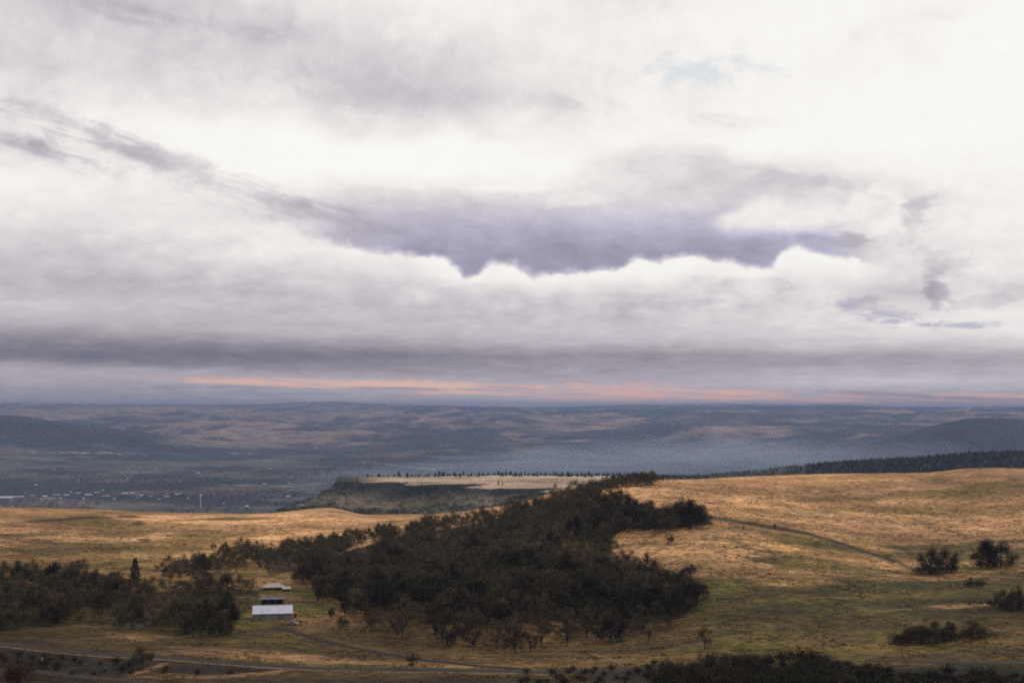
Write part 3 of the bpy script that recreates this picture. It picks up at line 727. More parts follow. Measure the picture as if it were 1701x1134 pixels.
# ---------------------------------------------------------------- roads and tracks
def ribbon(name, pts, width, m, lift, crown=0.0, dmax=1000):
    g = [ground(px, py, dmax=dmax) for px, py in pts]
    P2 = []
    for i in range(len(g) - 1):
        a = np.array(g[i][:2]); b = np.array(g[i+1][:2]); n = max(2, int(np.linalg.norm(b-a)/2.5))
        for k in range(n): P2.append(a + (b-a)*k/n)
    P2.append(np.array(g[-1][:2])); P2 = np.array(P2)
    for _ in range(14): P2[1:-1] = (P2[:-2] + P2[1:-1]*2 + P2[2:])/4
    t = np.gradient(P2, axis=0); t /= np.linalg.norm(t, axis=1)[:,None]; nrm = np.stack([-t[:,1], t[:,0]],1)
    offs = [-.62, -.5, -.25, 0, .25, .5, .62]
    b = MB(); K = len(offs)
    for i in range(len(P2)):
        zc = max(zat(*(P2[i] + nrm[i]*width*o)) for o in offs)
        for o in offs:
            q = P2[i] + nrm[i]*width*o
            z = zc + lift if abs(o) < .6 else min(zat(*q) - .15, zc)
            b.v.append((q[0], q[1], z))
    for i in range(len(P2)-1):
        for j in range(K-1):
            b.f.append((i*K+j, i*K+j+1, (i+1)*K+j+1, (i+1)*K+j)); b.m.append(0)
    o = link(name, b.mesh(name, [m], False)); return tag(o, kind='structure')
M_asph = simple('worn_asphalt', (.034, .026, .021), var=.25, scale=.5)
M_dirt = simple('dirt_track', (.018, .013, .008), var=.35, scale=.6)
M_pale = simple('gravel_verge', (.15, .098, .056), var=.35, scale=.6)
ribbon('road', [(-60,1064),(30,1073),(110,1082),(190,1088),(270,1092),(380,1101),(480,1109),(600,1112),(740,1114),(860,1116),(970,1115),(1080,1112)], 5.5, M_asph, .12)
ribbon('road_verge', [(-60,1068),(30,1077),(110,1086),(190,1091.5),(270,1095),(380,1104),(480,1111.5),(600,1114.5),(740,1116.5),(860,1118.5)], 1.3, M_pale, .10)
ribbon('lower_road', [(-60,1104),(0,1110),(90,1119),(200,1129),(290,1140)], 5.0, M_asph, .12)
ribbon('side_road', [(1440,1096),(1500,1098),(1560,1099.5),(1640,1101),(1780,1104)], 4.5, M_asph, .12)
ribbon('farm_track', [(458,1042),(480,1047),(520,1060),(560,1070),(620,1082),(680,1092),(760,1102),(830,1109),(880,1112)], 3.2, M_dirt, .07)
ribbon('footpath', [(985,1086),(1010,1092),(1022,1098),(1034,1106)], 1.3, M_pale, .07)

# ---------------------------------------------------------------- buildings
M_roof = simple('galvanised_roof', (.46, .46, .52), rough=.55, var=.14, scale=.35)
M_wall = simple('grey_sheet_wall', (.15, .145, .14), rough=.8, var=.15, scale=.6)
M_dkroof = simple('weathered_roof', (.105, .095, .10), rough=.7, var=.15)
M_dk = simple('shade_handle_black', (.010, .010, .013), rough=.9, var=.1)  # near-black for the painted shade in the shed bay, and for door handles
M_wood = simple('old_boards', (.035, .028, .025), var=.2)
M_pl = simple('pale_sheet', (.34, .31, .27), rough=.7, var=.1)
M_orange = simple('orange_paint', (.50, .16, .04), rough=.5, var=.1)
M_white = simple('white_paint', (.70, .68, .64), rough=.6, var=.08)
M_pick = simple('dusty_paint', (.30, .23, .19), rough=.5, var=.1)
M_rub = simple('rubber', (.02, .02, .02), rough=.8, var=.1)
M_glass = simple('dark_glass', (.02, .025, .03), rough=.15, var=.05)
M_post = simple('weathered_post', (.16, .13, .10), var=.2)

def at(px, py): 
    X, Y, Z = ground(px, py); return X, Y, Z
def root(name, X, Y, Z, rz, label, cat, group=None):
    e = bpy.data.objects.new(name, None); COL.objects.link(e); e.location = (X, Y, Z); e.rotation_euler = (0,0,rz); return tag(e, label, cat, group)
# barn: long low metal building, gable roof, long side to the viewer
X, Y, Z = at(453, 1029); Db = math.hypot(X, Y); mpp = Db / F
L = 65 * mpp; W = 9.0; wh = 2.9
e = root('barn', X, Y, Z, -math.atan2(X, Y) + R(1.0), 'long metal barn with a pale galvanised gable roof and grey walls', 'barn')
b = MB(); hl = L/2 - .25; gb = 1.0
zb = -1.2
for y0 in (0, W): b.box(-hl, y0 - .08, zb, hl, y0 + .08, wh)
for x0 in (-hl, hl):
    b.box(x0 - .08, .08, zb, x0 + .08, W - .08, wh)
    b.v += [(x0-.08,.08,wh),(x0-.08,W-.08,wh),(x0-.08,W/2,wh+2.45),(x0+.08,.08,wh),(x0+.08,W-.08,wh),(x0+.08,W/2,wh+2.45)]
    n = len(b.v) - 6
    b.f += [(n,n+2,n+1),(n+3,n+4,n+5),(n,n+3,n+5,n+2),(n+1,n+2,n+5,n+4)]; b.m += [0]*4
for i in range(int(L/1.2)):        # vertical sheet ribs
    b.box(-hl + .4 + i*1.2, -.14, 0, -hl + .48 + i*1.2, -.081, wh - .1)
link('wall', b.mesh('barn_wall', [M_wall]), parent=e)
r = MB(); rise = 2.75; ov = .55
def slab(r, x0, x1, ya, za, yb, zb_, t=.12):
    n = len(r.v); r.v += [(x0,ya,za),(x1,ya,za),(x1,yb,zb_),(x0,yb,zb_),(x0,ya,za+t),(x1,ya,za+t),(x1,yb,zb_+t),(x0,yb,zb_+t)]
    for f in ((0,3,2,1),(4,5,6,7),(0,1,5,4),(1,2,6,5),(2,3,7,6),(3,0,4,7)): r.f.append(tuple(n+i for i in f)); r.m.append(0)
slab(r, -L/2, L/2, -ov, wh - .28, W/2 - .003, wh + rise - .12); slab(r, -L/2, L/2, W + ov, wh - .28, W/2 + .003, wh + rise - .12)
for i in range(int(L/.9)):
    xx = -L/2 + .2 + i*.9
    slab(r, xx, xx + .06, -ov, wh - .16, W/2, wh + rise, .05)
rf = link('roof', r.mesh('barn_roof', [M_roof]), parent=e)
rc = MB(); rc.box(-L/2, W/2 - .2, wh + rise - .02, L/2, W/2 + .2, wh + rise + .1); link('ridge_cap', rc.mesh('ridge_cap', [M_roof]), parent=rf)
for xd, wd in ((2.2, 2.6), (-5.5, 1.1)):
    dr = MB(); dr.box(xd, -.2, -.1, xd + wd, -.142, 2.3); do = link('door', dr.mesh('door', [M_dkroof]), parent=e)
    hd = MB(); hd.box(xd + .1, -.26, 1.0, xd + .16, -.203, 1.25); link('handle', hd.mesh('handle', [M_dk]), parent=do)
# open-fronted shed behind
X, Y, Z = at(452, 1005); mpp = math.hypot(X, Y) / F; L = 37 * mpp
e = root('open_shed', X, Y, zat(X, Y), -math.atan2(X, Y), 'dark open-fronted shed with a weathered grey roof just behind the barn', 'shed')
b = MB(); b.box(-L/2+.1, 4.2, -1, L/2-.1, 4.35, 2.6); b.box(-L/2, 0, -1, -L/2+.14, 4.2, 2.7); b.box(L/2-.14, 0, -1, L/2, 4.2, 2.7)
link('wall', b.mesh('shed_wall', [M_wood]), parent=e)
b = MB(); b.box(-L/2+.15, .9, -.5, L/2-.15, 1.0, 2.7); link('bay_shade', b.mesh('bay', [M_dk]), parent=e)  # black sheet standing in for the shade inside the open bay
b = MB(); slab(b, -L/2-.3, L/2+.3, -.4, 2.75, 4.8, 3.25, .12); link('roof', b.mesh('shed_roof', [M_dkroof]), parent=e)
for i in range(4):
    b = MB(); xx = -L/2 + .3 + i*(L-.8)/3; b.box(xx, -.02, -1, xx+.2, .18, 2.72); link('post', b.mesh('shed_post', [M_post]), parent=e)
# low pale-roofed house up the pasture
X, Y, Z = at(456, 980); mpp = math.hypot(X, Y) / F; L = 36 * mpp
e = root('low_house', X, Y, zat(X, Y), -math.atan2(X, Y) + R(4), 'low house with a pale hipped roof half hidden behind the pasture rise', 'house')
b = MB(); b.box(-L/2+.5, .5, -1.5, L/2-.5, 7.5, 1.5); link('wall', b.mesh('house_wall', [M_wood]), parent=e)
b = MB(); z0, z1 = 1.502, 3.3
vs_ = [(-L/2,0,z0),(L/2,0,z0),(L/2,8,z0),(-L/2,8,z0),(-L/2+4,4,z1),(L/2-4,4,z1)]
b.v += vs_; b.f += [(0,1,5,4),(1,2,5),(2,3,4,5),(3,0,4),(0,3,2,1)]; b.m += [0]*5
link('roof', b.mesh('house_roof', [M_pl]), parent=e)
for xw in (-4, -1, 2.5):
    b = MB(); b.box(xw, .44, .2, xw+1.1, .498, 1.1); w_ = link('window', b.mesh('house_window', [M_glass]), parent=e)
    b = MB(); b.box(xw-.08, .40, 1.1, xw+1.18, .5, 1.18); link('frame', b.mesh('window_frame', [M_white]), parent=w_)
# lean-to roof to its right
X, Y, Z = at(476, 982)
e = root('lean_to', X, Y, zat(X, Y), -math.atan2(X, Y), 'small pale lean-to at the right end of the low house', 'shed')
b = MB(); b.box(-1.8, .3, -1, 1.8, 3, 1.2); link('wall', b.mesh('lean_wall', [M_wood]), parent=e)
b = MB(); slab(b, -2.1, 2.1, 0, 1.25, 3.3, 2.0, .1); link('roof', b.mesh('lean_roof', [M_pl]), parent=e)
def wheel(parent, x, y, z, r_=.38, w=.24):
    t = MB(); k = 14; n = len(t.v)
    for s_ in (-w/2, w/2):
        for j in range(k): t.v.append((x + math.cos(2*math.pi*j/k)*r_, y + s_, z + math.sin(2*math.pi*j/k)*r_))
    for j in range(k): t.f.append((j, (j+1)%k, k+(j+1)%k, k+j)); t.m.append(0)
    t.f.append(tuple(range(k))[::-1]); t.f.append(tuple(range(k, 2*k))); t.m += [0,0]
    return link('wheel', t.mesh('wheel', [M_rub]), parent=parent)
# small orange tractor at the right end of the barn
X, Y, Z = at(488, 1024)
e = root('tractor', X, Y, Z, R(8), 'small orange tractor parked at the right end of the barn', 'tractor')
b = MB(); b.box(-1.5, -.35, .75, .5, .35, 1.35); b.box(.4, -.5, .7, 1.1, .5, 1.1); link('body', b.mesh('tractor_body', [M_orange]), parent=e)
b = MB(); b.box(-.1, -.6, 2.0, 1.2, .6, 2.1)
for sx in (0, 1.0):
    for sy in (-.5, .45): b.box(sx, sy, 1.1, sx+.06, sy+.06, 2.0)
link('canopy', b.mesh('tractor_canopy', [M_orange]), parent=e)
for a_ in ((-1.1,-.5,.4,.4),(-1.1,.5,.4,.4),(.75,-.7,.68,.68),(.75,.7,.68,.68)): wheel(e, a_[0], a_[1], a_[2], a_[3], .3)
# pale pickup beside the track
X, Y, Z = at(486, 1037)
e = root('pickup', X, Y, Z, R(-14), 'small pale pickup parked where the farm track meets the barn', 'pickup')
b = MB(); b.box(-2.4, -.85, .45, 2.4, .85, .95); b.box(-2.4,-.85,.951,-.6,-.75,1.3); b.box(-2.4,.75,.951,-.6,.85,1.3)
link('body', b.mesh('pickup_body', [M_pick]), parent=e)
b = MB(); n = 0; b.v += [(-.6,-.8,.952),(1.2,-.8,.952),(1.2,.8,.952),(-.6,.8,.952),(-.5,-.7,1.6),(.6,-.7,1.6),(.6,.7,1.6),(-.5,.7,1.6)]
for f in ((4,5,6,7),(0,1,5,4),(1,2,6,5),(2,3,7,6),(3,0,4,7)): b.f.append(f); b.m.append(0)
link('cab', b.mesh('pickup_cab', [M_glass]), parent=e)
for sx in (-1.5, 1.5):
    for sy in (-.8, .8): wheel(e, sx, sy, .36, .36, .22)
# posts
def post(px, py, h, m, lb, cat='post', name='post', w=.14, group=None):
    X, Y, Z = ground(px, py); b = MB(); b.tube([(0,0,-.4),(0,0,h*.5),(0,0,h)], [w,w*.95,w*.85], 8)
    return tag(link(name, b.mesh(name, [m]), loc=(X, Y, zat(X,Y))), lb, cat, group)
post(70, 1099, 1.5, M_white, 'short white marker post beside the dark scrub at lower left', 'marker post', 'marker_post', .13)
post(1581, 1093, 3.2, M_post, 'tall weathered post above the side road at lower right')
X, Y, Z = at(1504, 1090); e = root('field_gate', X, Y, zat(X,Y), 0, 'small dark field gate on the slope above the side road', 'gate')
for sx in (-1.2, 1.2):
    b = MB(); b.tube([(sx,0,-.3),(sx,0,1.4),(sx,0,2.6)], [.12,.12,.1], 8); link('post', b.mesh('gate_post', [M_wood]), parent=e)
b = MB(); b.box(-1.06, -.05, 1.15, 1.06, .05, 1.32); link('rail', b.mesh('gate_rail', [M_wood]), parent=e)

# valley town: long pale sheds, a white tower
M_town = simple('pale_cladding', (.34, .33, .32), var=.1, scale=.02, rnd=.5)
M_townw = simple('town_walls', (.16, .16, .17), var=.08, scale=.02)
M_tower = simple('tower_paint', (.36, .36, .36), var=.08, scale=.02)
def warehouse(px, py, wpx, lb, gp):
    X, Y, Z = ground(px, py, 4500); mpp = math.hypot(X, Y)/F; L = wpx*mpp; L *= random.uniform(.6, 1.15); W = max(12, L*random.uniform(.2, .4)); h = 5 + wpx*.2
    e = root('warehouse', X, Y, Z, -math.atan2(X, Y) + random.uniform(-.15,.15), lb, 'building', gp)
    b = MB(); b.box(-L/2, 0, -12, L/2, W, h); link('wall', b.mesh('town_wall', [M_townw]), parent=e)
    b = MB(); z = h + .01; b.v += [(-L/2-1,-1,z),(L/2+1,-1,z),(L/2+1,W+1,z),(-L/2-1,W+1,z),(-L/2-1,W/2,z+W*.28),(L/2+1,W/2,z+W*.28)]
    b.f += [(0,1,5,4),(1,2,5),(2,3,4,5),(3,0,4),(0,3,2,1)]; b.m += [0]*5
    link('roof', b.mesh('town_roof', [M_town]), parent=e)
tw = [(10,829,20),(28,827,16),(56,824,7),(76,826,6),(92,823,11),(110,826,9),(128,823,8),(146,825,10),(162,822,9),(180,826,12),(205,824,10),(218,823,9),(236,825,7),(252,824,10),(276,825,8),(296,824,5)]
for i, (px, py, w) in enumerate(tw):
    px += random.uniform(-4, 4); py += random.uniform(-2.2, 2.6)
    warehouse(px, py, w, 'pale long-roofed building in the row across the valley town', 'buildings of the valley town row')
for px, py, w in [(330,787,6),(344,786,5),(322,784,3),(218,794,5),(212,796,3),(395,754,5),(410,754,6),(524,744,3),(260,780,3),(300,801,4),(60,807,4),(130,800,3),(20,833,4),(44,820,3),(70,832,4),(101,829,3),(118,819,3),(139,830,3),(171,816,3),(190,831,4),(228,829,3),(243,818,3),(265,831,3),(300,822,3),(312,829,2.5),(356,825,2.5),(385,815,3),(150,763,3),(90,781,3),(440,806,7),(480,805,5),(410,843,4),(372,838,4),(505,742,2.5),(450,780,3)]:
    warehouse(px, py, w, 'lone pale building scattered on the valley floor beyond the town row', 'scattered buildings of the valley floor')
warehouse(478, 827, 9, 'bright pale building just left of the mesa foot', None)
X, Y, Z = ground(333, 848, 4500); e = root('water_tower', X, Y, Z, 0, 'thin white tower rising from the valley right of the town row', 'tower')
b = MB(); b.tube([(0,0,-10),(0,0,30),(0,0,52)], [3,2.4,2.2], 12); link('shaft', b.mesh('shaft', [M_tower]), parent=e)
b = MB(); b.tube([(0,0,52.1),(0,0,56),(0,0,62),(0,0,65)], [3,5.5,5.5,2], 14); link('tank', b.mesh('tank', [M_tower]), parent=e)

vt = []
for i in range(3400):
    px = random.uniform(-30, 620); d = random.uniform(5600, 9800); a = azs(px, 800)[0]; X, Y = math.sin(a) * d, math.cos(a) * d
    if float(fbm(np.array([X]), np.array([Y]), 420, 4, .6, seed=97)[0]) < .04: continue
    vt.append((FOAK[i % 5], X, Y, random.uniform(.7, 1.9), random.uniform(0, 6.28), .8))
merged('valley_trees', vt, M_ftwig, 'dark trees and hedges spread among the distant town and fields', 'trees')
# ---------------------------------------------------------------- air
def volmat(name, col, dens, aniso=0.0):
    m = bpy.data.materials.new(name); m.use_nodes = True; nt = m.node_tree; nt.nodes.clear()
    o = nt.nodes.new('ShaderNodeOutputMaterial'); v = nt.nodes.new('ShaderNodeVolumePrincipled')
    v.inputs['Color'].default_value = (*col, 1); v.inputs['Density'].default_value = dens; v.inputs['Anisotropy'].default_value = aniso
    nt.links.new(v.outputs[0], o.inputs['Volume']); return m
HZ = 46500
b = MB(); b.box(-HZ, -HZ, -470, HZ, HZ, float(max(60, Zg.max() + 4)))
tag(link('haze', b.mesh('haze', [volmat('haze', (.33, .425, .67), 3.9e-5)])), 'thin blue air haze filling the valley', 'haze', kind='stuff')
M_mist = volmat('mist', (.54, .66, .84), 0.62e-4)
def mist(px, dist, z, rl, rd, rh, rot=0, seed=0):
    a = azs(px, 760)[0]; cx, cy = math.sin(a)*dist, math.cos(a)*dist
    b = MB(); nu, nv = 40, 16; rs = random.Random(seed); ph = [rs.uniform(0,6.28) for _ in range(6)]
    for i in range(nv+1):
        t = math.pi*i/nv - math.pi/2
        for j in range(nu):
            u = 2*math.pi*j/nu; k = 1 + .16*math.sin(3*u+ph[0]) + .10*math.sin(5*u+ph[1]) + .06*math.sin(8*u+ph[2])
            b.v.append((math.cos(t)*math.cos(u)*rl*k, math.cos(t)*math.sin(u)*rd*k, math.sin(t)*rh*(1+.18*math.sin(2*u+ph[3]))))
    for i in range(nv):
        for j in range(nu): b.f.append((i*nu+j, i*nu+(j+1)%nu, (i+1)*nu+(j+1)%nu, (i+1)*nu+j)); b.m.append(0)
    o = link('mist', b.mesh('mist', [M_mist], True), loc=(cx, cy, z)); o.rotation_euler = (0,0,rot - a)
    return tag(o, 'pale smoke-blue mist lying in the valley behind the mesa', 'mist', kind='stuff')
for q in [(1020,9000,-400,1500,2300,70),(1120,9300,-385,1150,2100,95),(1180,9200,-370,800,1700,110),(900,8600,-400,1000,1800,55),(760,8000,-402,900,1500,40),(980,8800,-390,700,1600,80),
          (1330,9600,-380,1000,1700,85),(1260,9500,-372,600,1300,115),(1500,9700,-365,600,1200,80),(1440,9900,-345,320,800,90),(1545,9600,-335,260,700,85),(1060,8300,-404,1800,2000,45),(650,7600,-404,700,1200,30),(1100,10500,-390,1600,1500,90)]:
    q = q[:5] + (q[5] * 1.75,)
    mist(*q, random.uniform(-.3, .3), int(q[0]))

# ---------------------------------------------------------------- sky
world = bpy.data.worlds.new('World'); sc.world = world; world.use_nodes = True
nt = world.node_tree; nt.nodes.clear()
SUN_AZ, SUN_EL = R(62), R(34)      # to the right of the view, behind thin cloud
wo = nt.nodes.new('ShaderNodeOutputWorld'); bg = nt.nodes.new('ShaderNodeBackground'); bg.inputs['Strength'].default_value = 0.1
nt.links.new(bg.outputs[0], wo.inputs[0])
sky = nt.nodes.new('ShaderNodeTexSky'); sky.sky_type = 'NISHITA'; sky.sun_disc = False; sky.sun_elevation = SUN_EL; sky.sun_rotation = SUN_AZ
tc = nt.nodes.new('ShaderNodeTexCoord'); sx = nt.nodes.new('ShaderNodeSeparateXYZ'); nt.links.new(tc.outputs['Generated'], sx.inputs[0])
U = mathn(nt, 'MULTIPLY', mathn(nt, 'ARCTAN2', sx.outputs[0], sx.outputs[1]), F)
V = mathn(nt, 'MULTIPLY', mathn(nt, 'ARCSINE', sx.outputs[2]), F)
def UV(x, y):
    dx, dy, dz = ray(x, y); return F*math.atan2(dx, dy), F*math.atan2(dz, math.hypot(dx, dy))
# noise space: streets of cloud flatten towards the horizon
q = mathn(nt, 'MULTIPLY', mathn(nt, 'LOGARITHM', mathn(nt, 'ADD', mathn(nt, 'MAXIMUM', V, -30.0), 60.0), math.e), 2.6)
cv = nt.nodes.new('ShaderNodeCombineXYZ'); nt.links.new(mathn(nt, 'MULTIPLY', U, 1/330.), cv.inputs[0]); nt.links.new(q, cv.inputs[1])
cv2 = nt.nodes.new('ShaderNodeCombineXYZ'); nt.links.new(mathn(nt, 'MULTIPLY', U, 1/70.), cv2.inputs[0]); nt.links.new(mathn(nt, 'MULTIPLY', V, 1/55.), cv2.inputs[1])
def nz(vec, scale, detail, rough, seed, dist=0.0):
    n = nt.nodes.new('ShaderNodeTexNoise'); n.noise_dimensions = '4D'; n.inputs['W'].default_value = seed
    n.inputs['Scale'].default_value = scale; n.inputs['Detail'].default_value = detail; n.inputs['Roughness'].default_value = rough; n.inputs['Distortion'].default_value = dist
    nt.links.new(vec, n.inputs['Vector']); return mathn(nt, 'SUBTRACT', n.outputs['Fac'], 0.5)
nA = nz(cv.outputs[0], 1.6, 7, .6, 1.3, .3); nB = nz(cv.outputs[0], 1.6, 6, .6, 7.7, .3)
nP = nz(cv2.outputs[0], 1.7, 9, .68, 3.1, .1)
nM = nz(cv2.outputs[0], .62, 9, .66, 5.5, .2)
nF = nz(cv.outputs[0], 5.0, 6, .62, 9.4, .6)
cv4 = nt.nodes.new('ShaderNodeCombineXYZ'); nt.links.new(mathn(nt, 'MULTIPLY', U, 1/150.), cv4.inputs[0])
nt.links.new(mathn(nt, 'ADD', mathn(nt, 'MULTIPLY', V, 1/6.5), mathn(nt, 'MULTIPLY', U, 1/220.)), cv4.inputs[1])
nS = nz(cv4.outputs[0], 1.0, 6, .6, 4.4, .3)
cR_, sR_ = math.cos(R(14)), math.sin(R(14))
cv3 = nt.nodes.new('ShaderNodeCombineXYZ')
nt.links.new(mathn(nt, 'MULTIPLY', mathn(nt, 'SUBTRACT', mathn(nt, 'MULTIPLY', U, cR_), mathn(nt, 'MULTIPLY', V, sR_)), 1/120.), cv3.inputs[0])
nt.links.new(mathn(nt, 'MULTIPLY', mathn(nt, 'ADD', mathn(nt, 'MULTIPLY', U, sR_), mathn(nt, 'MULTIPLY', V, cR_)), 1/17.), cv3.inputs[1])
nW = nz(cv3.outputs[0], 1.0, 8, .62, 2.2, .5)
vor = nt.nodes.new('ShaderNodeTexVoronoi'); vor.feature = 'SMOOTH_F1'; vor.voronoi_dimensions = '2D'; vor.inputs['Scale'].default_value = .85; vor.inputs['Smoothness'].default_value = .25; vor.inputs['Detail'].default_value = 2; vor.inputs['Roughness'].default_value = .5
nt.links.new(cv2.outputs[0], vor.inputs['Vector'])
nV = mathn(nt, 'SUBTRACT', .42, vor.outputs['Distance'])
amp = maprange(nt, V, 0, 420, 14, 95)
Uw = mathn(nt, 'ADD', U, mathn(nt, 'MULTIPLY', nA, 260.0))
Vw = mathn(nt, 'ADD', V, mathn(nt, 'MULTIPLY', nB, amp))
Vn = mathn(nt, 'DIVIDE', mathn(nt, 'ADD', Vw, 10.0), 710.0, clamp=True)

cx_ = [0,150,300,450,600,750,900,1050,1200,1350,1500,1701]
rows = [0,60,120,170,205,240,280,310,340,380,420,460,485,505,530,552,572,590,602,616,632,647,662,676]
G = [ # lower grid values: grey level 0-255 at rows x columns
 [212,200,212,226,238,244,240,232,246,248,246,250],
 [214,220,212,206,222,238,240,242,246,248,244,250],
 [224,222,222,224,204,220,236,240,240,246,248,250],
 [234,240,238,230,204,210,224,240,244,248,250,250],
 [234,246,248,247,232,230,236,243,246,249,250,250],
 [226,238,246,251,252,252,246,244,248,249,250,250],
 [243,240,244,250,252,252,250,230,222,234,245,248],
 [244,243,240,236,236,240,245,226,210,214,236,245],
 [238,238,236,228,222,222,236,228,224,236,232,245],
 [226,228,232,238,234,236,238,240,238,240,230,244],
 [206,212,222,240,242,243,244,245,244,243,238,242],
 [194,196,200,214,228,240,242,243,240,240,234,238],
 [196,190,192,198,214,226,230,234,234,236,228,234],
 [208,203,200,199,204,212,218,222,227,231,232,240],
 [188,192,192,195,198,201,207,208,217,230,238,242],
 [164,168,175,184,190,197,202,201,211,219,226,234],
 [134,137,142,152,162,171,181,184,192,203,208,212],
 [124,120,119,124,132,140,148,154,160,167,173,179],
 [158,142,132,134,140,150,158,160,164,167,170,176],
 [178,178,172,160,156,160,164,168,178,186,186,186],
 [172,172,176,182,182,178,178,180,186,202,208,200],
 [162,162,164,172,178,182,184,186,186,190,182,186],
 [160,160,160,165,170,176,184,190,190,186,172,168],
 [152,152,154,156,158,160,164,170,172,172,166,160]]
GU = [list(r_) for r_ in G]   # upper grid: darkens down into the blue-violet gap
up = {340:[238,238,236,226,214,206,214,222,222,232,230,245], 380:[226,228,232,222,186,186,186,190,188,202,228,244], 420:[214,220,228,222,182,170,166,166,168,182,226,240], 460:[203,204,208,214,180,168,165,166,168,185,225,236]}
for y_, r_ in up.items(): GU[rows.index(y_)] = r_
def ramp(vals, x):
    n = nt.nodes.new('ShaderNodeValToRGB'); n.color_ramp.interpolation = 'LINEAR'
    st = sorted(((max(0., min(1., (UV(x, y)[1] + 10) / 710)), v / 255.) for y, v in zip(rows, vals)))
    cr = n.color_ramp; cr.elements[0].position = st[0][0]; cr.elements[0].color = (st[0][1],)*3 + (1,)
    cr.elements[1].position = st[-1][0]; cr.elements[1].color = (st[-1][1],)*3 + (1,)
    for p_, v in st[1:-1]:
        e_ = cr.elements.new(p_); e_.color = (v, v, v, 1)
    nt.links.new(Vn, n.inputs[0]); return n.outputs[0]
def fmix(f, a, b):
    n = nt.nodes.new('ShaderNodeMix'); n.data_type = 'FLOAT'
    for i, v in ((0, f), (2, a), (3, b)):
        if isinstance(v, (int, float)): n.inputs[i].default_value = v
        else: nt.links.new(v, n.inputs[i])
    return n.outputs[0]
def cmix(f, a, b):
    n = nt.nodes.new('ShaderNodeMix'); n.data_type = 'RGBA'
    for i, v in ((0, f), (6, a), (7, b)):
        if isinstance(v, tuple): n.inputs[i].default_value = (*v, 1)
        elif isinstance(v, (int, float)): n.inputs[i].default_value = v
        else: nt.links.new(v, n.inputs[i])
    return n.outputs[2]
cu = [UV(x, 340)[0] for x in cx_]
ws = [maprange(nt, Uw, cu[i], cu[i+1]) for i in range(len(cu)-1)]
def field(g):
    r0 = ramp([row[0] for row in g], cx_[0])
    for i in range(1, len(cx_)): r0 = fmix(ws[i-1], r0, ramp([row[i] for row in g], cx_[i]))
    return r0
low = field(G); upf = field(GU)
# crisp billow edge between the gap and the cloud bank under it
def curve(pts, src=U):
    lo, hi = -960.0, 960.0
    n = nt.nodes.new('ShaderNodeFloatCurve'); c = n.mapping.curves[0]
    pp = sorted(((UV(x, y)[0] - lo)/(hi-lo), UV(x, y)[1]/500.) for x, y in pts)
    c.points[0].location = pp[0]; c.points[1].location = pp[-1]
    for p_ in pp[1:-1]: c.points.new(*p_)
    n.mapping.update(); nt.links.new(maprange(nt, src, lo, hi, smooth=False), n.inputs['Value'])
    return mathn(nt, 'MULTIPLY', n.outputs[0], 500.0)
nPe = mathn(nt, 'SUBTRACT', mathn(nt, 'ADD', mathn(nt, 'MULTIPLY', nV, 20.0), mathn(nt, 'ADD', mathn(nt, 'MULTIPLY', nP, 24.0), mathn(nt, 'MULTIPLY', nM, 24.0))), 1.0)
edge = mathn(nt, 'ADD', curve([(0,250),(250,300),(380,338),(450,355),(500,372),(560,390),(620,402),(680,405),(720,412),(757,430),(785,441),(815,424),(850,424),(880,440),(960,434),(1020,430),(1060,416),(1100,420),(1150,410),(1200,414),(1235,424),(1268,430),(1312,402),(1345,404),(1420,424),(1500,440),(1701,440)]), nPe)
dv = mathn(nt, 'SUBTRACT', edge, V)      # >0 below the edge
mlow = maprange(nt, dv, -6, 14)
S = fmix(mlow, upf, low)
# brighter rim on the billow tops
rim = mathn(nt, 'MULTIPLY', maprange(nt, dv, 0, 12), maprange(nt, dv, 60, 14))
rim = mathn(nt, 'MULTIPLY', rim, mathn(nt, 'MULTIPLY', maprange(nt, U, UV(560,400)[0], UV(760,400)[0]), maprange(nt, U, UV(1520,400)[0], UV(1400,400)[0])))
S = mathn(nt, 'ADD', S, mathn(nt, 'MULTIPLY', rim, 0.035))
# upper right cumulus bank
e2 = mathn(nt, 'ADD', curve([(0,380),(1100,380),(1180,354),(1230,335),(1270,320),(1320,325),(1372,316),(1402,334),(1420,308),(1470,301),(1505,314),(1530,344),(1580,352),(1701,350)]), nPe)
d2 = mathn(nt, 'SUBTRACT', e2, V)
m2 = mathn(nt, 'MULTIPLY', maprange(nt, d2, -8, 16), maprange(nt, mathn(nt, 'ADD', V, mathn(nt, 'MULTIPLY', nM, 40.0)), UV(1300,402)[1], UV(1300,366)[1]))
m2 = mathn(nt, 'MULTIPLY', m2, mathn(nt, 'MULTIPLY', maprange(nt, U, UV(1165,350)[0], UV(1215,350)[0]), maprange(nt, U, UV(1560,350)[0], UV(1500,350)[0])))
S = fmix(mathn(nt, 'MULTIPLY', m2, .9), S, 243/255.)
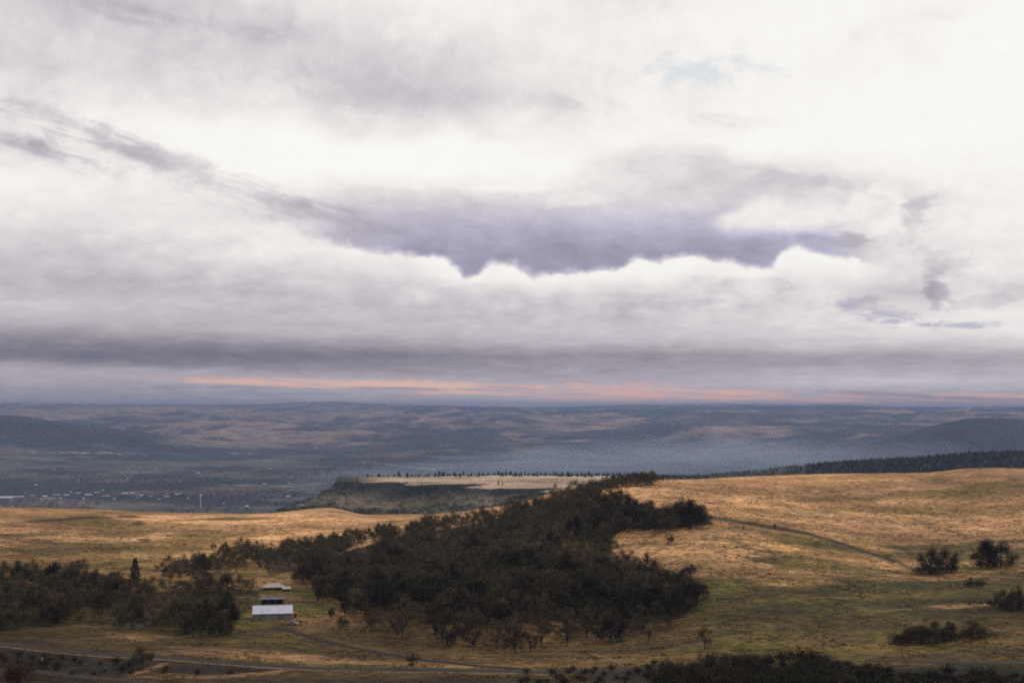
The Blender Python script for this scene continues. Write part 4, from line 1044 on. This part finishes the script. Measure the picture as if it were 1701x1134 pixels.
# local patches: (x, y, rx, ry, tilt deg, level, strength, softness noise)
def patch(x, y, rx, ry, rot=0, nk=.9, inner=.35):
    u0, v0 = UV(x, y); c, s = math.cos(R(rot)), math.sin(R(rot))
    du = mathn(nt, 'SUBTRACT', U, u0); dv_ = mathn(nt, 'SUBTRACT', V, v0)
    a = mathn(nt, 'MULTIPLY', mathn(nt, 'SUBTRACT', mathn(nt, 'MULTIPLY', du, c), mathn(nt, 'MULTIPLY', dv_, s)), 1/rx)
    b_ = mathn(nt, 'MULTIPLY', mathn(nt, 'ADD', mathn(nt, 'MULTIPLY', du, s), mathn(nt, 'MULTIPLY', dv_, c)), 1/ry)
    r_ = mathn(nt, 'SQRT', mathn(nt, 'ADD', mathn(nt, 'MULTIPLY', a, a), mathn(nt, 'MULTIPLY', b_, b_)))
    r_ = mathn(nt, 'ADD', r_, mathn(nt, 'MULTIPLY', mathn(nt, 'ADD', nF, mathn(nt, 'MULTIPLY', nP, .8)), nk*3.2))
    return maprange(nt, r_, 1.25, inner)
for (x, y, rx, ry, rot, lev, st) in [
  (560,125,60,14,6,198,.4),(560,165,110,14,4,206,.4),(310,75,60,10,5,208,.3),
  (900,165,80,14,3,222,.5),(1330,300,110,14,6,200,.45),(1200,275,120,12,5,216,.4),(1525,358,30,24,60,198,.55),(1500,392,40,14,0,214,.45),(1460,350,30,20,0,222,.4),
  (1553,470,20,44,-10,184,.65),(1540,425,60,18,12,210,.5),(1590,445,40,16,-20,208,.4),(1460,515,60,18,12,206,.5),(1640,500,60,14,-5,214,.4),(1250,470,80,12,5,222,.4),
  (1385,397,62,11,3,182,.7),(950,332,70,12,-3,246,.6),(860,312,90,8,0,250,.5),(230,470,150,12,0,192,.5),(250,500,260,14,1,200,.35),(1120,505,120,7,0,206,.4)]:
    S = fmix(mathn(nt, 'MULTIPLY', patch(x, y, rx, ry, rot), st), S, lev/255.)
for (x, y, rx, ry, rot, lev, st) in [(150,222,150,26,15,186,.9),(250,262,130,26,12,192,.85),(60,248,120,20,14,180,.95),(20,180,80,14,6,205,.6),(395,308,110,24,16,200,.8),(470,345,150,24,10,196,.75),(620,372,170,16,14,176,.7),
    (190,15,130,24,10,186,.75),(400,50,130,16,8,194,.65),(600,150,160,26,5,200,.6),(1500,40,140,20,-12,236,.6),(1180,200,130,14,5,226,.5),(900,170,140,22,4,214,.5)]:
    S = fmix(mathn(nt, 'MULTIPLY', mathn(nt, 'MULTIPLY', patch(x, y, rx, ry, rot, nk=.35, inner=.1), maprange(nt, nW, -.16, .10)), st), S, lev/255.)
# texture of the cloud deck, stronger in the greys than in the whites
tx = mathn(nt, 'ADD', mathn(nt, 'MULTIPLY', nF, .17), mathn(nt, 'ADD', mathn(nt, 'MULTIPLY', nP, .07), mathn(nt, 'MULTIPLY', mathn(nt, 'MULTIPLY', nM, maprange(nt, V, 110, 170)), .14)))
bil = mathn(nt, 'MULTIPLY', mathn(nt, 'SUBTRACT', nV, .12), mathn(nt, 'MULTIPLY', maprange(nt, V, 120, 190), maprange(nt, V, 330, 250)))
bil = mathn(nt, 'MULTIPLY', bil, mathn(nt, 'MULTIPLY', mlow, maprange(nt, U, UV(450,400)[0], UV(900,400)[0])))
tx = mathn(nt, 'ADD', tx, mathn(nt, 'MULTIPLY', bil, .13))
tx = mathn(nt, 'MULTIPLY', tx, maprange(nt, S, .99, .86, .3, 1.0))
S = mathn(nt, 'ADD', S, tx)
cr = nt.nodes.new('ShaderNodeValToRGB'); cr.color_ramp.interpolation = 'LINEAR'
def lin(c): return tuple((v/255./12.92 if v/255. <= .04045 else ((v/255.+.055)/1.055)**2.4) for v in c)
stops = [(110,(104,106,124)),(130,(128,124,136)),(150,(148,142,152)),(175,(177,169,176)),(200,(202,194,202)),(220,(222,215,217)),(235,(237,232,230)),(248,(250,248,244)),(255,(254,253,250))]
E = cr.color_ramp.elements; E[0].position = stops[0][0]/255.; E[0].color = (*lin(stops[0][1]),1); E[1].position = 1.0; E[1].color = (*lin(stops[-1][1]),1)
for v, c in stops[1:-1]:
    e_ = E.new(v/255.); e_.color = (*lin(c), 1)
nt.links.new(S, cr.inputs[0]); colr = cr.outputs[0]
# blue-violet cast in the gap and small dark openings
def mulc(c, f, k):
    n = nt.nodes.new('ShaderNodeMix'); n.data_type = 'RGBA'; n.blend_type = 'MULTIPLY'
    nt.links.new(f, n.inputs[0]); nt.links.new(c, n.inputs[6]); n.inputs[7].default_value = (*k, 1); return n.outputs[2]
gap = mathn(nt, 'MULTIPLY', mathn(nt, 'SUBTRACT', 1.0, mlow), maprange(nt, V, UV(900,320)[1], UV(900,410)[1]))
gap = mathn(nt, 'MULTIPLY', gap, mathn(nt, 'MULTIPLY', maprange(nt, U, UV(420,400)[0], UV(760,400)[0]), maprange(nt, U, UV(1440,400)[0], UV(1360,400)[0])))
gap = mathn(nt, 'MULTIPLY', gap, mathn(nt, 'SUBTRACT', 1.0, m2))
colr = mulc(colr, gap, (.885, .94, 1.11))
for (x, y, rx, ry, rot, st, col) in [
  (1470,527,75,13,10,.6,(165,165,195)),(1495,536,60,6,4,.6,(135,138,180)),(1600,540,60,6,2,.6,(160,160,190)),(1553,475,16,30,-8,.3,(160,160,190)),
  (1140,118,75,22,8,.5,(196,212,224)),(1210,96,50,11,5,.4,(204,216,226)),(1265,112,55,12,6,.35,(208,218,228)),(1200,145,50,6,8,.3,(215,222,228)),
  (330,634,170,4,2,.75,(226,186,172)),(560,638,230,10,2,.85,(240,196,174)),(800,647,230,14,3,.85,(240,196,176)),(990,654,210,15,2,.85,(236,186,172)),(1130,650,170,14,2,.8,(224,184,178)),(1230,658,230,11,2,.95,(246,190,168)),(1450,660,220,10,2,1,(250,190,164)),(1640,662,190,9,1,1,(250,192,170)),(420,633,190,6,1,.8,(228,186,172)),
  (330,641,140,5,1,.7,(142,138,156)),(650,645.5,95,4,1,.8,(146,140,158)),(850,645,60,4.5,4,.6,(160,148,164)),(1330,651,90,3.5,2,.6,(170,156,170)),(1480,656,150,6,3,.85,(150,146,164)),(1640,662,110,4.5,2,.7,(146,144,164)),(480,654,160,4,1,.5,(150,146,164)),(100,648,120,4,1,.4,(150,146,162))]:
    pm = patch(x, y, rx, ry, rot, nk=.55 if y > 600 else 1.0, inner=.3)
    if y > 600: pm = mathn(nt, 'MULTIPLY', pm, maprange(nt, nS, -.14, .05))
    else: pm = mathn(nt, 'MULTIPLY', pm, maprange(nt, nW, -.2, .1))
    colr = cmix(mathn(nt, 'MULTIPLY', pm, st), colr, lin(col))
# cloud brightness expressed on the same scale as the Nishita sky seen through the thin spots
sc10 = nt.nodes.new('ShaderNodeVectorMath'); sc10.operation = 'SCALE'; nt.links.new(colr, sc10.inputs[0]); sc10.inputs['Scale'].default_value = 10.0
hole = mathn(nt, 'MULTIPLY', patch(1150, 112, 70, 18, 6), .06)
fin = cmix(hole, sc10.outputs[0], sky.outputs[0])
below = maprange(nt, V, -40, -120)
fin = cmix(below, fin, (.9, .8, .7))
nt.links.new(fin, bg.inputs['Color'])
world.cycles.sampling_method = 'MANUAL'; world.cycles.sample_map_resolution = 512

sun = bpy.data.lights.new('sun', 'SUN'); sun.energy = 1.3; sun.angle = R(11); sun.color = (1, .93, .84)
so = bpy.data.objects.new('sun', sun); COL.objects.link(so)
so.rotation_euler = (math.pi/2 - SUN_EL, 0, math.pi - SUN_AZ)

cam = bpy.data.cameras.new('camera'); cam.lens = 50; cam.sensor_width = 36; cam.clip_start = .5; cam.clip_end = 120000
co = bpy.data.objects.new('camera', cam); COL.objects.link(co); co.rotation_euler = (math.pi/2 + PITCH, 0, 0); sc.camera = co
sc.view_settings.view_transform = 'Standard'; sc.view_settings.look = 'None'; sc.view_settings.exposure = 0; sc.view_settings.gamma = 1
sc.cycles.use_denoising = False; sc.cycles.max_bounces = 4; sc.cycles.diffuse_bounces = 2; sc.cycles.volume_bounces = 0
sc.cycles.pixel_filter_type = 'BLACKMAN_HARRIS'; sc.cycles.filter_width = 1.9
